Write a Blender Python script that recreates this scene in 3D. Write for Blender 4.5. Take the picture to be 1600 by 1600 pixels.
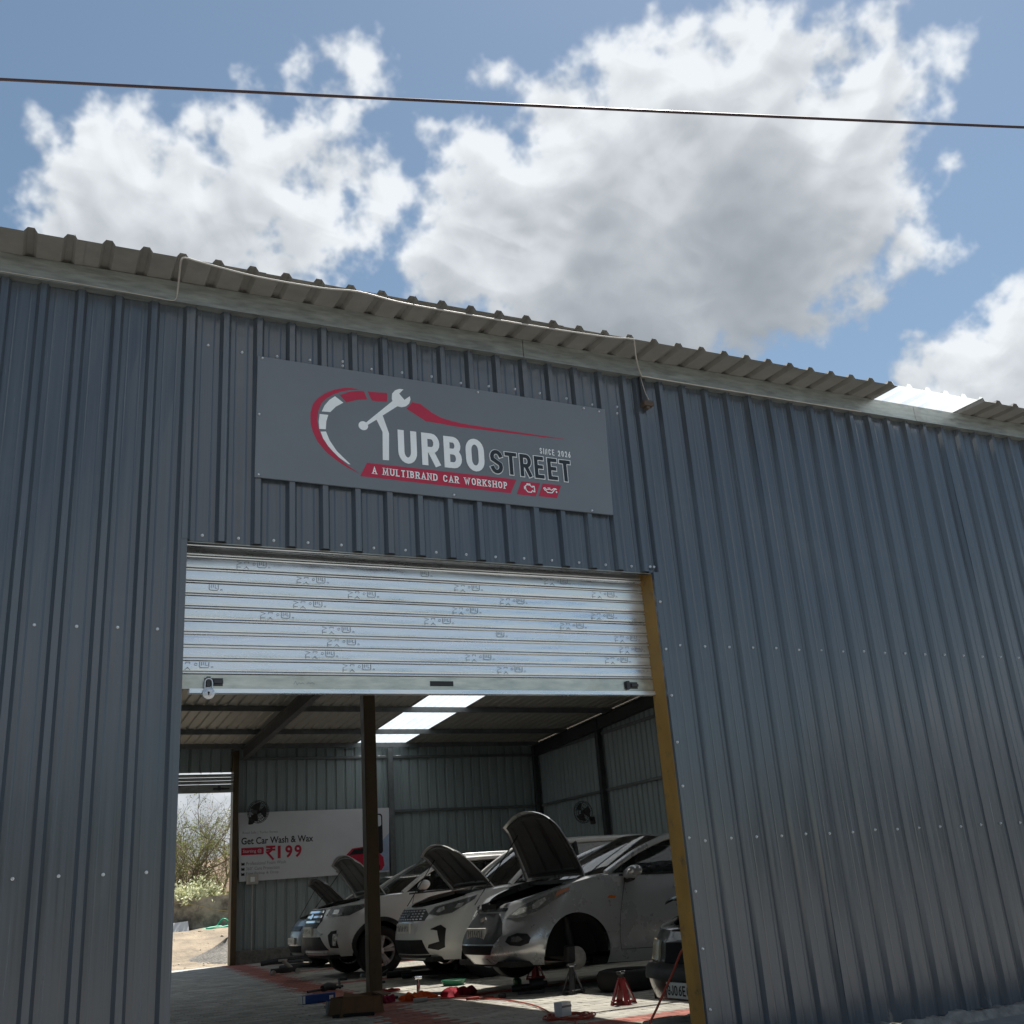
import bpy, bmesh, math, random
from mathutils import Vector, Matrix
from math import radians, sin, cos, pi, sqrt, atan2, floor
random.seed(11)
scene = bpy.context.scene
for o in list(bpy.data.objects): bpy.data.objects.remove(o)
C = scene.collection

# ------------------------------------------------------------------ camera
CAM = Vector((0.0, -5.74583, 0.95))
RIGHT = Vector((0.90468075, -0.42023007, -0.07042315))
UP = Vector((-0.08399706, -0.33792536, 0.93741717))
FWD = Vector((0.41772866, 0.84214793, 0.34101266))
FPX = 1647.6453
cd = bpy.data.cameras.new('camera'); cam = bpy.data.objects.new('camera', cd); C.objects.link(cam)
cam.matrix_world = Matrix(((RIGHT.x, UP.x, -FWD.x, CAM.x), (RIGHT.y, UP.y, -FWD.y, CAM.y), (RIGHT.z, UP.z, -FWD.z, CAM.z), (0, 0, 0, 1)))
cd.sensor_width = 36; cd.sensor_height = 36; cd.lens = 36 * FPX / 1600; cd.clip_start = .05; cd.clip_end = 3000
scene.camera = cam
scene.render.engine = 'CYCLES'
scene.cycles.use_denoising = True
scene.cycles.max_bounces = 8; scene.cycles.diffuse_bounces = 5; scene.cycles.glossy_bounces = 4; scene.cycles.transparent_max_bounces = 16
scene.cycles.caustics_reflective = False; scene.cycles.caustics_refractive = False
scene.cycles.sample_clamp_indirect = 8
vs = scene.view_settings; vs.view_transform = 'Standard'; vs.look = 'None'; vs.exposure = 0.95; vs.gamma = 1.0; vs.use_curve_mapping = False

def pxdir(u, v):
    return (RIGHT * ((u - 800) / FPX) + UP * (-(v - 800) / FPX) + FWD).normalized()
def project(P):
    d = Vector(P) - CAM; z = d.dot(FWD)
    if z < .1: return None
    return (800 + FPX * d.dot(RIGHT) / z, 800 - FPX * d.dot(UP) / z)

# ------------------------------------------------------------------ sun and sky
SUN = Vector((1.7, 1.2, 4.6)).normalized()
ELEV = math.asin(SUN.z); AZI = atan2(SUN.x, SUN.y)
sl = bpy.data.lights.new('sun', 'SUN'); sl.energy = 5.0; sl.angle = radians(.55); sl.color = (1.0, .95, .87)
so = bpy.data.objects.new('sun', sl); C.objects.link(so)
so.rotation_euler = SUN.to_track_quat('Z', 'Y').to_euler(); so.location = SUN * 60

def nd(nt, typ, ins=None, **kw):
    n = nt.nodes.new(typ)
    for k, v in kw.items(): setattr(n, k, v)
    for k, v in (ins or {}).items():
        s = n.inputs[k]
        if hasattr(v, 'node') or isinstance(v, bpy.types.NodeSocket): nt.links.new(v, s)
        else: s.default_value = v
    return n
def mth(nt, op, a, b=None, c=None, clamp=False):
    n = nt.nodes.new('ShaderNodeMath'); n.operation = op; n.use_clamp = clamp
    for i, v in enumerate((a, b, c)):
        if v is None: continue
        if isinstance(v, bpy.types.NodeSocket): nt.links.new(v, n.inputs[i])
        else: n.inputs[i].default_value = v
    return n.outputs[0]
def vmth(nt, op, a, b=None, scale=None):
    n = nt.nodes.new('ShaderNodeVectorMath'); n.operation = op
    for i, v in enumerate((a, b)):
        if v is None: continue
        if isinstance(v, bpy.types.NodeSocket): nt.links.new(v, n.inputs[i])
        else: n.inputs[i].default_value = v
    if scale is not None:
        if isinstance(scale, bpy.types.NodeSocket): nt.links.new(scale, n.inputs['Scale'])
        else: n.inputs['Scale'].default_value = scale
    return n.outputs['Value'] if op in ('DOT_PRODUCT', 'LENGTH', 'DISTANCE') else n.outputs['Vector']
def maprange(nt, v, a, b, c=0., d=1., smooth=True):
    n = nt.nodes.new('ShaderNodeMapRange'); n.interpolation_type = 'SMOOTHSTEP' if smooth else 'LINEAR'
    nt.links.new(v, n.inputs['Value'])
    for k, x in zip(('From Min', 'From Max', 'To Min', 'To Max'), (a, b, c, d)): n.inputs[k].default_value = x
    return n.outputs['Result']

# cumulus lumps: where each billow stands in the sky (seen direction, radius)
LUMPS = [(95,215,30),(150,200,48),(205,175,38),(232,145,16),(120,270,62),(215,265,95),(310,270,75),(330,180,32),(385,215,42),(430,265,62),(500,290,66),(575,305,48),(380,340,100),(180,350,88),(290,390,110),(470,370,70),(545,360,42),(60,275,34),(90,340,40),
         (430,410,70),(240,440,100),(110,420,50),(565,105,30),(540,95,16),(505,95,13),(520,165,24),(600,115,14),(470,110,12),
         (660,335,34),(700,300,45),(760,260,68),(700,390,70),(800,360,120),(690,450,70),(880,130,32),(905,175,70),(860,215,60),(1000,130,75),(1060,90,62),(1150,60,58),(1175,10,40),(1090,170,110),(1220,100,85),(1300,75,62),(1320,120,70),(1400,40,42),(1440,75,52),(1465,110,34),(1400,140,80),(1330,200,120),(960,290,150),(1140,300,180),(1290,310,130),(1000,440,160),(1180,420,125),(880,470,110),(1290,400,85),(1370,330,70),(1400,290,40),(1420,380,28),(1210,500,45),(1100,500,60),
         (1490,380,17),(1475,255,16),(1250,525,22),(1300,520,16),
         (1640,520,95),(1560,560,62),(1500,575,58),(1440,575,42),(1400,590,26),(1610,470,34),(1700,480,120),(1560,620,80),
         (320,1270,150),(150,1300,120),(668,192,10),(735,105,8),(790,110,8)]
# cumulus field painted on a zenith-centred (stereographic) map of the whole upper sky: R = sunlit share, G = cover
import numpy as np
def bake_sky(N):
    rng = np.random.default_rng(5)
    ax = ((np.arange(N, dtype=np.float32)+.5)/N*2-1)*1.02
    X, Y = np.meshgrid(ax, ax); R2 = X*X+Y*Y
    dx = 2*X/(1+R2); dy = 2*Y/(1+R2); dz = (1-R2)/(1+R2)
    fr = np.fft.rfftfreq(N).astype(np.float32)*N; fy = np.fft.fftfreq(N).astype(np.float32)*N
    K = np.sqrt(fy[:, None]**2 + fr[None]**2) + 1e-6
    def band(k0, bw=.45):                                   # smooth noise of one feature size
        a = np.exp(-(np.log(K/k0)/bw)**2/2)/np.maximum(K, 1)
        ph = rng.random(K.shape, dtype=np.float32)*np.float32(2*np.pi)
        n = np.fft.irfft2(a*np.exp(1j*ph), s=(N, N)).astype(np.float32); return n/n.std()
    def fbm(k0, g, kmax):
        a = np.where(K < k0, (K/k0)**2, (K/k0)**-(g+1))*(K < kmax)
        ph = rng.random(K.shape, dtype=np.float32)*np.float32(2*np.pi)
        n = np.fft.irfft2(a*np.exp(1j*ph), s=(N, N)).astype(np.float32); return n/n.std()
    wx, wy = fbm(9, 1.6, 120), fbm(9, 1.6, 120)
    ii, jj = np.meshgrid(np.arange(N), np.arange(N), indexing='ij')
    # lumps
    sd = np.full((N, N), -1., np.float32); k = .022
    low = fbm(4.2, 2.2, 40)
    gate = dx*FWD[0]+dy*FWD[1]+dz*FWD[2]
    gen = (low-.75)*.05 - np.clip((gate-.70)/.10, 0, 1)*.6
    sd = np.maximum(sd, gen)
    px_ = dx + .006*wx; py_ = dy + .006*wy; pz_ = dz + .006*(wx-wy)*.5
    for (u, v, r) in LUMPS:
        c = pxdir(u, v); rad = 1.08*r/FPX*max(.72, (c[0]*FWD[0]+c[1]*FWD[1]+c[2]*FWD[2])**1.5)
        s0 = 1/(1+c[2]); ci = int((c[1]*s0/1.02*.5+.5)*N); cj = int((c[0]*s0/1.02*.5+.5)*N); w = int((rad+.10)*.55*N)
        sl = (slice(max(0, ci-w), min(N, ci+w)), slice(max(0, cj-w), min(N, cj+w)))
        d = rad - np.sqrt((px_[sl]-c[0])**2+(py_[sl]-c[1])**2+(pz_[sl]-c[2])**2)
        a = sd[sl]; h = np.clip(k-np.abs(a-d), 0, None)/k
        sd[sl] = np.maximum(a, d)+h*h*h*k/6
    bil = np.zeros((N, N), np.float32); amp = 1.; tot = 0
    kk = 22.; bl = None
    for o in range(6):
        b = band(kk, .35); sh = int(N*.004/(o+1))
        bil += amp*(.8-np.abs(b)); tot += amp; amp *= .56; kk *= 2.05
        if o == 2: bl = bil.copy()
    bil /= tot; bl = bl/tot
    f1_ = fbm(14, 1.5, N/2.2); wsp = fbm(60, .8, N/2.1)
    f = sd + .0035*f1_ + .0150*bil + .0022*wsp
    edge = np.clip((f+.011+.003*wsp)/.029, 0, 1); al = edge*edge*(3-2*edge)
    fs = sd + .005*f1_ + .028*bl + .006*(bil-bl)
    fth = np.clip((fs+.004)/.13, 0, 1)
    # sunlight reaching each place: optical depth gathered towards the sun
    sx, sy = SUN[0]/(1+SUN[2]), SUN[1]/(1+SUN[2])
    vx, vy = sx-X, sy-Y; vl = np.sqrt(vx*vx+vy*vy)+1e-6; vx /= vl; vy /= vl
    od = fth*.35; px = N/2.04
    for st, wgt in ((.006, .22), (.014, .30), (.026, .38), (.045, .45), (.07, .5), (.10, .5), (.14, .45)):
        stp = np.minimum(st, vl)*px
        i2 = np.clip((ii+vy*stp).astype(np.int32), 0, N-1); j2 = np.clip((jj+vx*stp).astype(np.int32), 0, N-1)
        od += fth[i2, j2]*wgt
    lit = np.exp(-1.15*od)
    # small billows catch light on the side turned to the sun
    bs_ = .045*bl+.006*f1_; q = max(1, N//700)
    fsm = (np.roll(bs_, q, 0)+np.roll(bs_, -q, 0)+np.roll(bs_, q, 1)+np.roll(bs_, -q, 1)+bs_)/5
    gy, gx = np.gradient(fsm); sl_ = -(gx*vx+gy*vy)*N*.5
    lit = np.clip(lit*(.93+.18*np.tanh(sl_*.35)+.17*bil+.02*wsp), 0, 1)*np.clip(.80+.2*al, 0, 1)
    return lit.astype(np.float32), al.astype(np.float32)

def build_world():
    N = 2816
    lit, al = bake_sky(N)
    buf = np.ones((N, N, 4), np.float32); buf[..., 0] = lit; buf[..., 1] = al; buf[..., 2] = 0
    im = bpy.data.images.new('cloud_map', N, N, alpha=False, float_buffer=False); im.colorspace_settings.name = 'Non-Color'
    im.pixels.foreach_set(buf.ravel()); im.update(); im.pack()
    w = bpy.data.worlds.new('World'); scene.world = w; w.use_nodes = True
    nt = w.node_tree; bg = nt.nodes['Background']
    sky = nd(nt, 'ShaderNodeTexSky', sky_type='NISHITA', sun_disc=False, sun_elevation=ELEV, sun_rotation=AZI, altitude=50, air_density=1.0, dust_density=.35, ozone_density=1.0)
    D = nt.nodes.new('ShaderNodeTexCoord').outputs['Generated']
    sep = nd(nt, 'ShaderNodeSeparateXYZ', {0: D})
    zz = mth(nt, 'ADD', 1., mth(nt, 'MAXIMUM', sep.outputs[2], -.02))
    uv = vmth(nt, 'ADD', vmth(nt, 'SCALE', D, scale=mth(nt, 'DIVIDE', .5/1.02, zz)), (.5, .5, 0))
    tx = nd(nt, 'ShaderNodeTexImage', {'Vector': uv}, image=im, interpolation='Cubic', extension='EXTEND')
    sp = nd(nt, 'ShaderNodeSeparateColor', {0: tx.outputs[0]})
    lit = maprange(nt, sp.outputs[0], .05, .84, 0., 1., False)
    col = nd(nt, 'ShaderNodeMix', {0: lit, 6: CLOUD_DARK, 7: CLOUD_LIT}, data_type='RGBA')
    hs = nd(nt, 'ShaderNodeHueSaturation', {'Hue': .488, 'Saturation': .93, 'Value': 1.08, 'Color': sky.outputs[0]})
    mix = nd(nt, 'ShaderNodeMix', {0: sp.outputs[1], 6: hs.outputs[0], 7: col.outputs[2]}, data_type='RGBA')
    nt.links.new(mix.outputs[2], bg.inputs[0]); bg.inputs[1].default_value = .0525
    w.cycles.sampling_method = 'MANUAL'; w.cycles.sample_map_resolution = 1024
CLOUD_DARK = (2.75, 3.1, 3.5, 1); CLOUD_LIT = (8.6, 9.0, 9.4, 1)
build_world()

# ------------------------------------------------------------------ mesh helpers
ORG = {}
class MB:
    def __init__(s): s.v = []; s.f = []
    def add(s, vs, fs):
        b = len(s.v); s.v += [tuple(p) for p in vs]; s.f += [tuple(b + i for i in f) for f in fs]; return s
    def box(s, x0, x1, y0, y1, z0, z1, M=None):
        vs = [Vector(p) for p in ((x0,y0,z0),(x1,y0,z0),(x1,y1,z0),(x0,y1,z0),(x0,y0,z1),(x1,y0,z1),(x1,y1,z1),(x0,y1,z1))]
        if M is not None: vs = [M @ p for p in vs]
        return s.add(vs, [(0,3,2,1),(4,5,6,7),(0,1,5,4),(1,2,6,5),(2,3,7,6),(3,0,4,7)])
    def cbox(s, x0, x1, y0, y1, z0, z1, c=.01, M=None):     # box with chamfered edges
        vs = []; 
        for z, k in ((z0, c), (z0 + c, 0), (z1 - c, 0), (z1, c)):
            a, b, d, e = x0 + k, x1 - k, y0 + k, y1 - k
            q = c * .9
            vs += [(a+q,d,z),(b-q,d,z),(b,d+q,z),(b,e-q,z),(b-q,e,z),(a+q,e,z),(a,e-q,z),(a,d+q,z)]
        vs = [Vector(p) for p in vs]
        if M is not None: vs = [M @ p for p in vs]
        fs = [tuple(range(7, -1, -1)), tuple(range(24, 32))]
        for l in range(3):
            for i in range(8):
                j = (i + 1) % 8; fs.append((l*8+i, l*8+j, l*8+8+j, l*8+8+i))
        return s.add(vs, fs)
    def tube(s, path, r, n=8, caps=True):
        path = [Vector(p) for p in path]; m = len(path)
        rs = r if isinstance(r, (list, tuple)) else [r] * m
        prev = None; vs = []
        for i, p in enumerate(path):
            t = (path[min(i+1, m-1)] - path[max(i-1, 0)]).normalized()
            if prev is None:
                a = t.orthogonal().normalized()
            else:
                a = (prev - t * prev.dot(t));
                a = a.normalized() if a.length > 1e-6 else t.orthogonal().normalized()
            b = t.cross(a); prev = a
            for k in range(n):
                th = 2*pi*k/n; vs.append(p + (a*cos(th) + b*sin(th)) * rs[i])
        fs = [(i*n+k, i*n+(k+1)%n, (i+1)*n+(k+1)%n, (i+1)*n+k) for i in range(m-1) for k in range(n)]
        if caps: fs += [tuple(range(n-1, -1, -1)), tuple((m-1)*n+k for k in range(n))]
        return s.add(vs, fs)
    def lathe(s, prof, c, axis='z', n=24, M=None, caps=True):
        vs = []
        for (r, h) in prof:
            for k in range(n):
                th = 2*pi*k/n; a, b = r*cos(th), r*sin(th)
                p = {'z': (a, b, h), 'y': (a, h, b), 'x': (h, a, b)}[axis]
                vs.append(Vector(p))
        if M is not None: vs = [M @ p for p in vs]
        vs = [p + Vector(c) for p in vs]; m = len(prof)
        fs = [(i*n+k, i*n+(k+1)%n, (i+1)*n+(k+1)%n, (i+1)*n+k) for i in range(m-1) for k in range(n)]
        if caps and prof[0][0] > 1e-5: fs.append(tuple(range(n-1, -1, -1)))
        if caps and prof[-1][0] > 1e-5: fs.append(tuple((m-1)*n+k for k in range(n)))
        return s.add(vs, fs)
    def grid(s, fn, nu, nv):
        vs = [fn(i/nu, j/nv) for i in range(nu+1) for j in range(nv+1)]
        return s.add(vs, [(i*(nv+1)+j, (i+1)*(nv+1)+j, (i+1)*(nv+1)+j+1, i*(nv+1)+j+1) for i in range(nu) for j in range(nv)])
    def poly(s, pts, fn):                                   # flat polygon (concave allowed), mapped by fn
        bm = bmesh.new(); vs = [bm.verts.new((p[0], p[1], 0)) for p in pts]
        bm.faces.new(vs).normal_update(); bmesh.ops.triangulate(bm, faces=bm.faces[:])
        bm.verts.index_update()
        r = s.add([fn(v.co.x, v.co.y) for v in bm.verts], [tuple(v.index for v in f.verts) for f in bm.faces]); bm.free(); return r
    def slab(s, pts, fn, d):                                # polygon with thickness: fn(x,y,depth)
        s.poly(pts, lambda a, b: fn(a, b, d)); n = len(pts)
        s.add([fn(a, b, d) for a, b in pts] + [fn(a, b, 0) for a, b in pts], [(i, (i+1) % n, n+(i+1) % n, n+i) for i in range(n)]); return s
    def prism(s, prof, axis, a0, a1):                       # closed 2D profile extruded along an axis
        n = len(prof)
        def pt(a, p): return {'x': (a, p[0], p[1]), 'y': (p[0], a, p[1]), 'z': (p[0], p[1], a)}[axis]
        return s.add([pt(a0, p) for p in prof] + [pt(a1, p) for p in prof],
                     [tuple(range(n-1, -1, -1)), tuple(range(n, 2*n))] + [(i, (i+1) % n, n+(i+1) % n, n+i) for i in range(n)])

def mk(name, mb, mat, parent=None, org=None, smooth=None, local=False, fixn=True):
    """one mesh object; mesh data given in world coordinates unless local"""
    me = bpy.data.meshes.new(name)
    if parent is not None and org is None: org = Vector((0, 0, 0)) if local else ORG[parent.name]
    if org is None:
        xs = [p[0] for p in mb.v]; ys = [p[1] for p in mb.v]; zs = [p[2] for p in mb.v]
        org = Vector(((min(xs)+max(xs))/2, (min(ys)+max(ys))/2, min(zs)))
    org = Vector(org)
    me.from_pydata([tuple(Vector(p) - org) for p in mb.v], [], mb.f)
    me.validate(); me.update()
    if fixn:
        bm = bmesh.new(); bm.from_mesh(me); bmesh.ops.remove_doubles(bm, verts=bm.verts, dist=1e-5); bmesh.ops.recalc_face_normals(bm, faces=bm.faces); bm.to_mesh(me); bm.free()
    if smooth is not None:
        me.shade_smooth(); me.set_sharp_from_angle(angle=radians(smooth))
    me.materials.append(mat)
    o = bpy.data.objects.new(name, me); C.objects.link(o)
    if parent is not None:
        o.parent = parent
        if not local: o.location = org - ORG[parent.name]
    else: o.location = org
    ORG[o.name] = org
    return o
def thing(name, label, cat, loc=(0,0,0), rot=(0,0,0), group=None, kind=None):
    o = bpy.data.objects.new(name, None); C.objects.link(o); o.location = loc; o.rotation_euler = rot
    o.empty_display_size = .1
    ORG[o.name] = Vector(loc); tag(o, label, cat, group, kind); return o
def tag(o, label=None, cat=None, group=None, kind=None):
    if label: o['label'] = label
    if cat: o['category'] = cat
    if group: o['group'] = group
    if kind: o['kind'] = kind
    return o
def sub(name, parent, loc=None):                            # an empty that is a part
    o = bpy.data.objects.new(name, None); C.objects.link(o); o.parent = parent; o.empty_display_size = .1
    ORG[o.name] = Vector(loc) if loc else ORG[parent.name]
    o.location = ORG[o.name] - ORG[parent.name]
    return o

# ------------------------------------------------------------------ materials
def pm(name, col, rough=.5, metal=0., var=.15, scale=6., stretch=(1,1,1), bump=0., bscale=60., spec=.5, coat=0., rvar=.1, dirt=None, dscale=2., dthr=(.55,.75), coords='pos', rnd=0., alpha=None, bdist=.01, ndetail=6.):
    m = bpy.data.materials.new(name); m.use_nodes = True; nt = m.node_tree; b = nt.nodes['Principled BSDF']
    P = nt.nodes.new('ShaderNodeNewGeometry').outputs['Position'] if coords == 'pos' else nt.nodes.new('ShaderNodeTexCoord').outputs['Object']
    V = vmth(nt, 'MULTIPLY', P, tuple(stretch))
    n = nd(nt, 'ShaderNodeTexNoise', {'Vector': V, 'Scale': scale, 'Detail': ndetail, 'Roughness': .6})
    f = maprange(nt, n.outputs[0], .3, .7, 1 - var, 1 + var, False)
    if rnd:
        oi = nt.nodes.new('ShaderNodeObjectInfo').outputs['Random']; ri = nt.nodes.new('ShaderNodeNewGeometry').outputs['Random Per Island']
        rr = mth(nt, 'FRACT', mth(nt, 'ADD', oi, ri))
        f = mth(nt, 'MULTIPLY', f, maprange(nt, rr, 0, 1, 1 - rnd, 1 + rnd, False))
    c = vmth(nt, 'SCALE', tuple(col[:3]), scale=f)
    if dirt is not None:
        dn = nd(nt, 'ShaderNodeTexNoise', {'Vector': V if stretch == (1,1,1) else P, 'Scale': dscale, 'Detail': 8., 'Roughness': .65})
        df = maprange(nt, dn.outputs[0], dthr[0], dthr[1], 0, 1)
        mx = nd(nt, 'ShaderNodeMix', {0: df, 6: c, 7: (*dirt[:3], 1)}, data_type='RGBA'); c = mx.outputs[2]
    nt.links.new(c, b.inputs['Base Color'])
    nt.links.new(maprange(nt, n.outputs[0], .3, .7, max(.02, rough - rvar), min(1, rough + rvar), False), b.inputs['Roughness'])
    b.inputs['Metallic'].default_value = metal; b.inputs['Specular IOR Level'].default_value = spec
    b.inputs['Coat Weight'].default_value = coat; b.inputs['Coat Roughness'].default_value = .05
    if alpha is not None: b.inputs['Alpha'].default_value = alpha
    if bump:
        bn = nd(nt, 'ShaderNodeTexNoise', {'Vector': V, 'Scale': bscale, 'Detail': 4.})
        bp = nd(nt, 'ShaderNodeBump', {'Strength': bump, 'Distance': bdist, 'Height': bn.outputs[0]}); nt.links.new(bp.outputs[0], b.inputs['Normal'])
    return m
def glow(name, col, s): 
    m = pm(name, col); b = m.node_tree.nodes['Principled BSDF']; b.inputs['Emission Color'].default_value = (*col, 1); b.inputs['Emission Strength'].default_value = s; return m
M = {}
M['wall'] = pm('painted_steel_blue_grey', (.068,.083,.102), .20, 0, .20, 3., (11,11,.22), 0, rvar=.09, dirt=(.098,.112,.126), dscale=1.1, dthr=(.52,.8), spec=1.0)
def splash(m):                                             # cement splashed on the foot of the painted sheets
    nt = m.node_tree; b = nt.nodes['Principled BSDF']; src = b.inputs['Base Color'].links[0].from_socket
    P = nt.nodes.new('ShaderNodeNewGeometry').outputs['Position']; z = nd(nt, 'ShaderNodeSeparateXYZ', {0: P}).outputs[2]
    n1 = nd(nt, 'ShaderNodeTexNoise', {'Vector': vmth(nt, 'MULTIPLY', P, (1,1,.35)), 'Scale': 9., 'Detail': 8., 'Roughness': .7}).outputs[0]
    n2 = nd(nt, 'ShaderNodeTexNoise', {'Vector': P, 'Scale': 1.6, 'Detail': 2.}).outputs[0]
    k = mth(nt, 'ADD', mth(nt, 'ADD', n1, mth(nt, 'MULTIPLY', n2, .5)), mth(nt, 'MULTIPLY', z, -.9))
    f = maprange(nt, k, .80, .90, 0., .7)
    mx = nd(nt, 'ShaderNodeMix', {0: f, 6: src, 7: (.26,.255,.24,1)}, data_type='RGBA'); nt.links.new(mx.outputs[2], b.inputs['Base Color'])
splash(M['wall'])
M['wall_in'] = pm('steel_sheet_inner', (.30,.36,.365), .40, .0, .18, 3., (12,12,.4), 0)
M['roof'] = pm('roof_sheet_underside', (.32,.312,.288), .5, 0, .14, 2.5, (3,3,1), 0, dirt=(.21,.205,.185), dscale=3., dthr=(.6,.85))
M['galv'] = pm('galvanised_steel', (.34,.365,.35), .42, .6, .25, 7., (1,6,6), 0, dirt=(.22,.215,.19), dscale=2.5, dthr=(.55,.8))
M['rail'] = pm('galvanised_rail', (.62,.63,.56), .38, .8, .2, 7., (1,5,5), 0, dirt=(.42,.40,.30), dscale=4., dthr=(.5,.8))
M['slat'] = pm('bright_galvanised_slat', (.88,.93,.98), .33, .85, .12, 3., (1,1,14), 0, rvar=.14, dirt=(.60,.64,.62), dscale=3.2, dthr=(.62,.85))
M['print'] = pm('printing_ink', (.30,.34,.38), .6, 0, .25, 60.)
M['steel_dark'] = pm('dark_primer_steel', (.055,.057,.062), .5, .2, .25, 8.)
M['steel_in'] = pm('interior_steel', (.17,.185,.19), .45, .3, .2, 8.)
M['ochre'] = pm('ochre_primer', (.37,.21,.05), .5, 0, .2, 5., (1,1,.6), .1, dirt=(.13,.09,.045), dscale=7., dthr=(.55,.72))
M['brown'] = pm('brown_primer', (.095,.062,.028), .5, 0, .22, 6., dirt=(.045,.03,.015), dscale=7., dthr=(.6,.8))
M['screw'] = pm('zinc_screw', (.66,.67,.68), .3, .6, .1)
M['concrete'] = pm('rough_concrete', (.20,.195,.18), .9, 0, .4, 11., bump=1., bscale=45, dirt=(.11,.105,.095), dscale=3.)
M['ground'] = pm('dusty_ground', (.19,.186,.178), .95, 0, .3, 1.2, bump=.7, bscale=9, dirt=(.14,.137,.13), dscale=.7, dthr=(.45,.7), bdist=.04)
M['yard'] = pm('yard_dirt', (.25,.205,.15), .95, 0, .35, 1.6, bump=.8, bscale=14, dirt=(.16,.135,.105), dscale=1.1, dthr=(.48,.7), bdist=.05)
M['cable'] = pm('cable_sheath', (.045,.022,.028), .5, 0, .1)
M['white_cable'] = pm('white_conduit', (.52,.49,.45), .45, 0, .1)
M['sign'] = pm('sign_panel_grey', (.178,.198,.224), .36, 0, .06, 2., spec=.4)
M['sign_red'] = pm('sign_red', (.48,.020,.062), .4, 0, .08, 9.)
M['sign_white'] = pm('sign_white', (.92,.95,.96), .4, 0, .04, 9.)
M['sign_dark'] = pm('sign_dark', (.016,.021,.028), .4, 0, .05, 9.)
M['black_plastic'] = pm('black_plastic', (.02,.02,.022), .5, 0, .2, coords='obj')
M['rubber'] = pm('tyre_rubber', (.018,.018,.019), .8, 0, .3, 30., coords='obj', bump=.3, bscale=120)
# ------------------------------------------------------------------ stroke lettering
def arc(cx, cy, rx, ry, a0, a1, n=6): return [(cx + rx*cos(radians(a0+(a1-a0)*i/n)), cy + ry*sin(radians(a0+(a1-a0)*i/n))) for i in range(n+1)]
_k = .30
O_ = arc(.5,.68,.5,.32,180,0,10) + arc(.5,.32,.5,.32,0,-180,10); O_ = O_ + [O_[0]]
GL = {
 'A': [[(0,0),(.5,1),(1,0)],[(.2,.34),(.8,.34)]],
 'B': [[(0,0),(0,1),(.55,1)]+arc(.55,.765,.38,.235,90,-90,8)[1:]+[(0,.53)],[(.3,.53),(.55,.53)]+arc(.55,.265,.45,.265,90,-90,8)[1:]+[(0.1,0)]],
 'C': [arc(.5,.68,.5,.32,22,180,9)+arc(.5,.32,.5,.32,180,338,9)],
 'D': [[(0,0),(0,1),(.5,1)]+arc(.5,.6,.5,.4,90,0,5)+arc(.5,.4,.5,.4,0,-90,5)+[(0,0)]],
 'E': [[(1,1),(0,1),(0,0),(1,0)],[(0,.52),(.85,.52)]],
 'G': [[(1,.72)]+arc(.5,.68,.5,.32,5,180,9)+arc(.5,.32,.5,.32,180,360,9)+[(1,.48),(.55,.48)]],
 'H': [[(0,0),(0,1)],[(1,0),(1,1)],[(0,.5),(1,.5)]],
 'I': [[(.5,0),(.5,1)]],
 'J': [[(1,1),(1,.3)]+arc(.5,.3,.5,.3,0,-180,8)],
 'K': [[(0,0),(0,1)],[(1,1),(.05,.42)],[(.33,.58),(1,0)]],
 'L': [[(0,1),(0,0),(1,0)]],
 'M': [[(0,0),(.08,1),(.5,.15),(.92,1),(1,0)]],
 'N': [[(0,0),(0,1),(1,0),(1,1)]],
 'O': [O_], '0': [O_],
 'P': [[(0,0),(0,1),(.6,1)]+arc(.6,.745,.4,.255,90,-90,8)[1:]+[(0,.49)]],
 'Q': [O_, [(.6,.25),(1,-.02)]],
 'R': [[(0,0),(0,1),(.58,1)]+arc(.58,.74,.42,.26,90,-90,8)[1:]+[(0,.48)],[(.5,.46),(1,0)]],
 'S': [arc(.5,.75,.5,.25,18,180,9)+[(.06,.62),(.5,.5),(.94,.38)]+arc(.5,.25,.5,.25,0,-162,9)],
 'T': [[(0,1),(1,1)],[(.5,1),(.5,0)]],
 'U': [[(0,1),(0,.32)]+arc(.5,.32,.5,.32,180,360,10)+[(1,1)]],
 'W': [[(0,1),(.26,0),(.5,.8),(.74,0),(1,1)]],
 '2': [[(0,.72)]+arc(.5,.7,.5,.3,170,0,8)+[(.9,.5),(0,0),(1,0)]],
 '6': [[(.78,1.),(.40,.78),(.10,.45)],arc(.5,.3,.5,.3,180,-180,14)],
 '1': [[(.2,.8),(.55,1),(.55,0)]], '/': [[(0,0),(1,1)]], '(': [arc(.9,.5,.7,.5,110,250,6)],
}
SERIF = {'A':[(0,0),(1,0)],'B':[(0,0),(0,1)],'D':[(0,0),(0,1)],'H':[(0,0),(0,1),(1,0),(1,1)],'I':[(.5,0),(.5,1)],'K':[(0,0),(0,1),(1,1),(1,0)],'L':[(0,1),(0,0)],'M':[(0,0),(.08,1),(.92,1),(1,0)],'N':[(0,0),(0,1),(1,1)],'P':[(0,0),(0,1)],'R':[(0,0),(0,1),(1,0)],'T':[(.5,0)],'U':[(0,1),(1,1)],'W':[(0,1),(1,1)]}
ZLIFT = [0]
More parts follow.
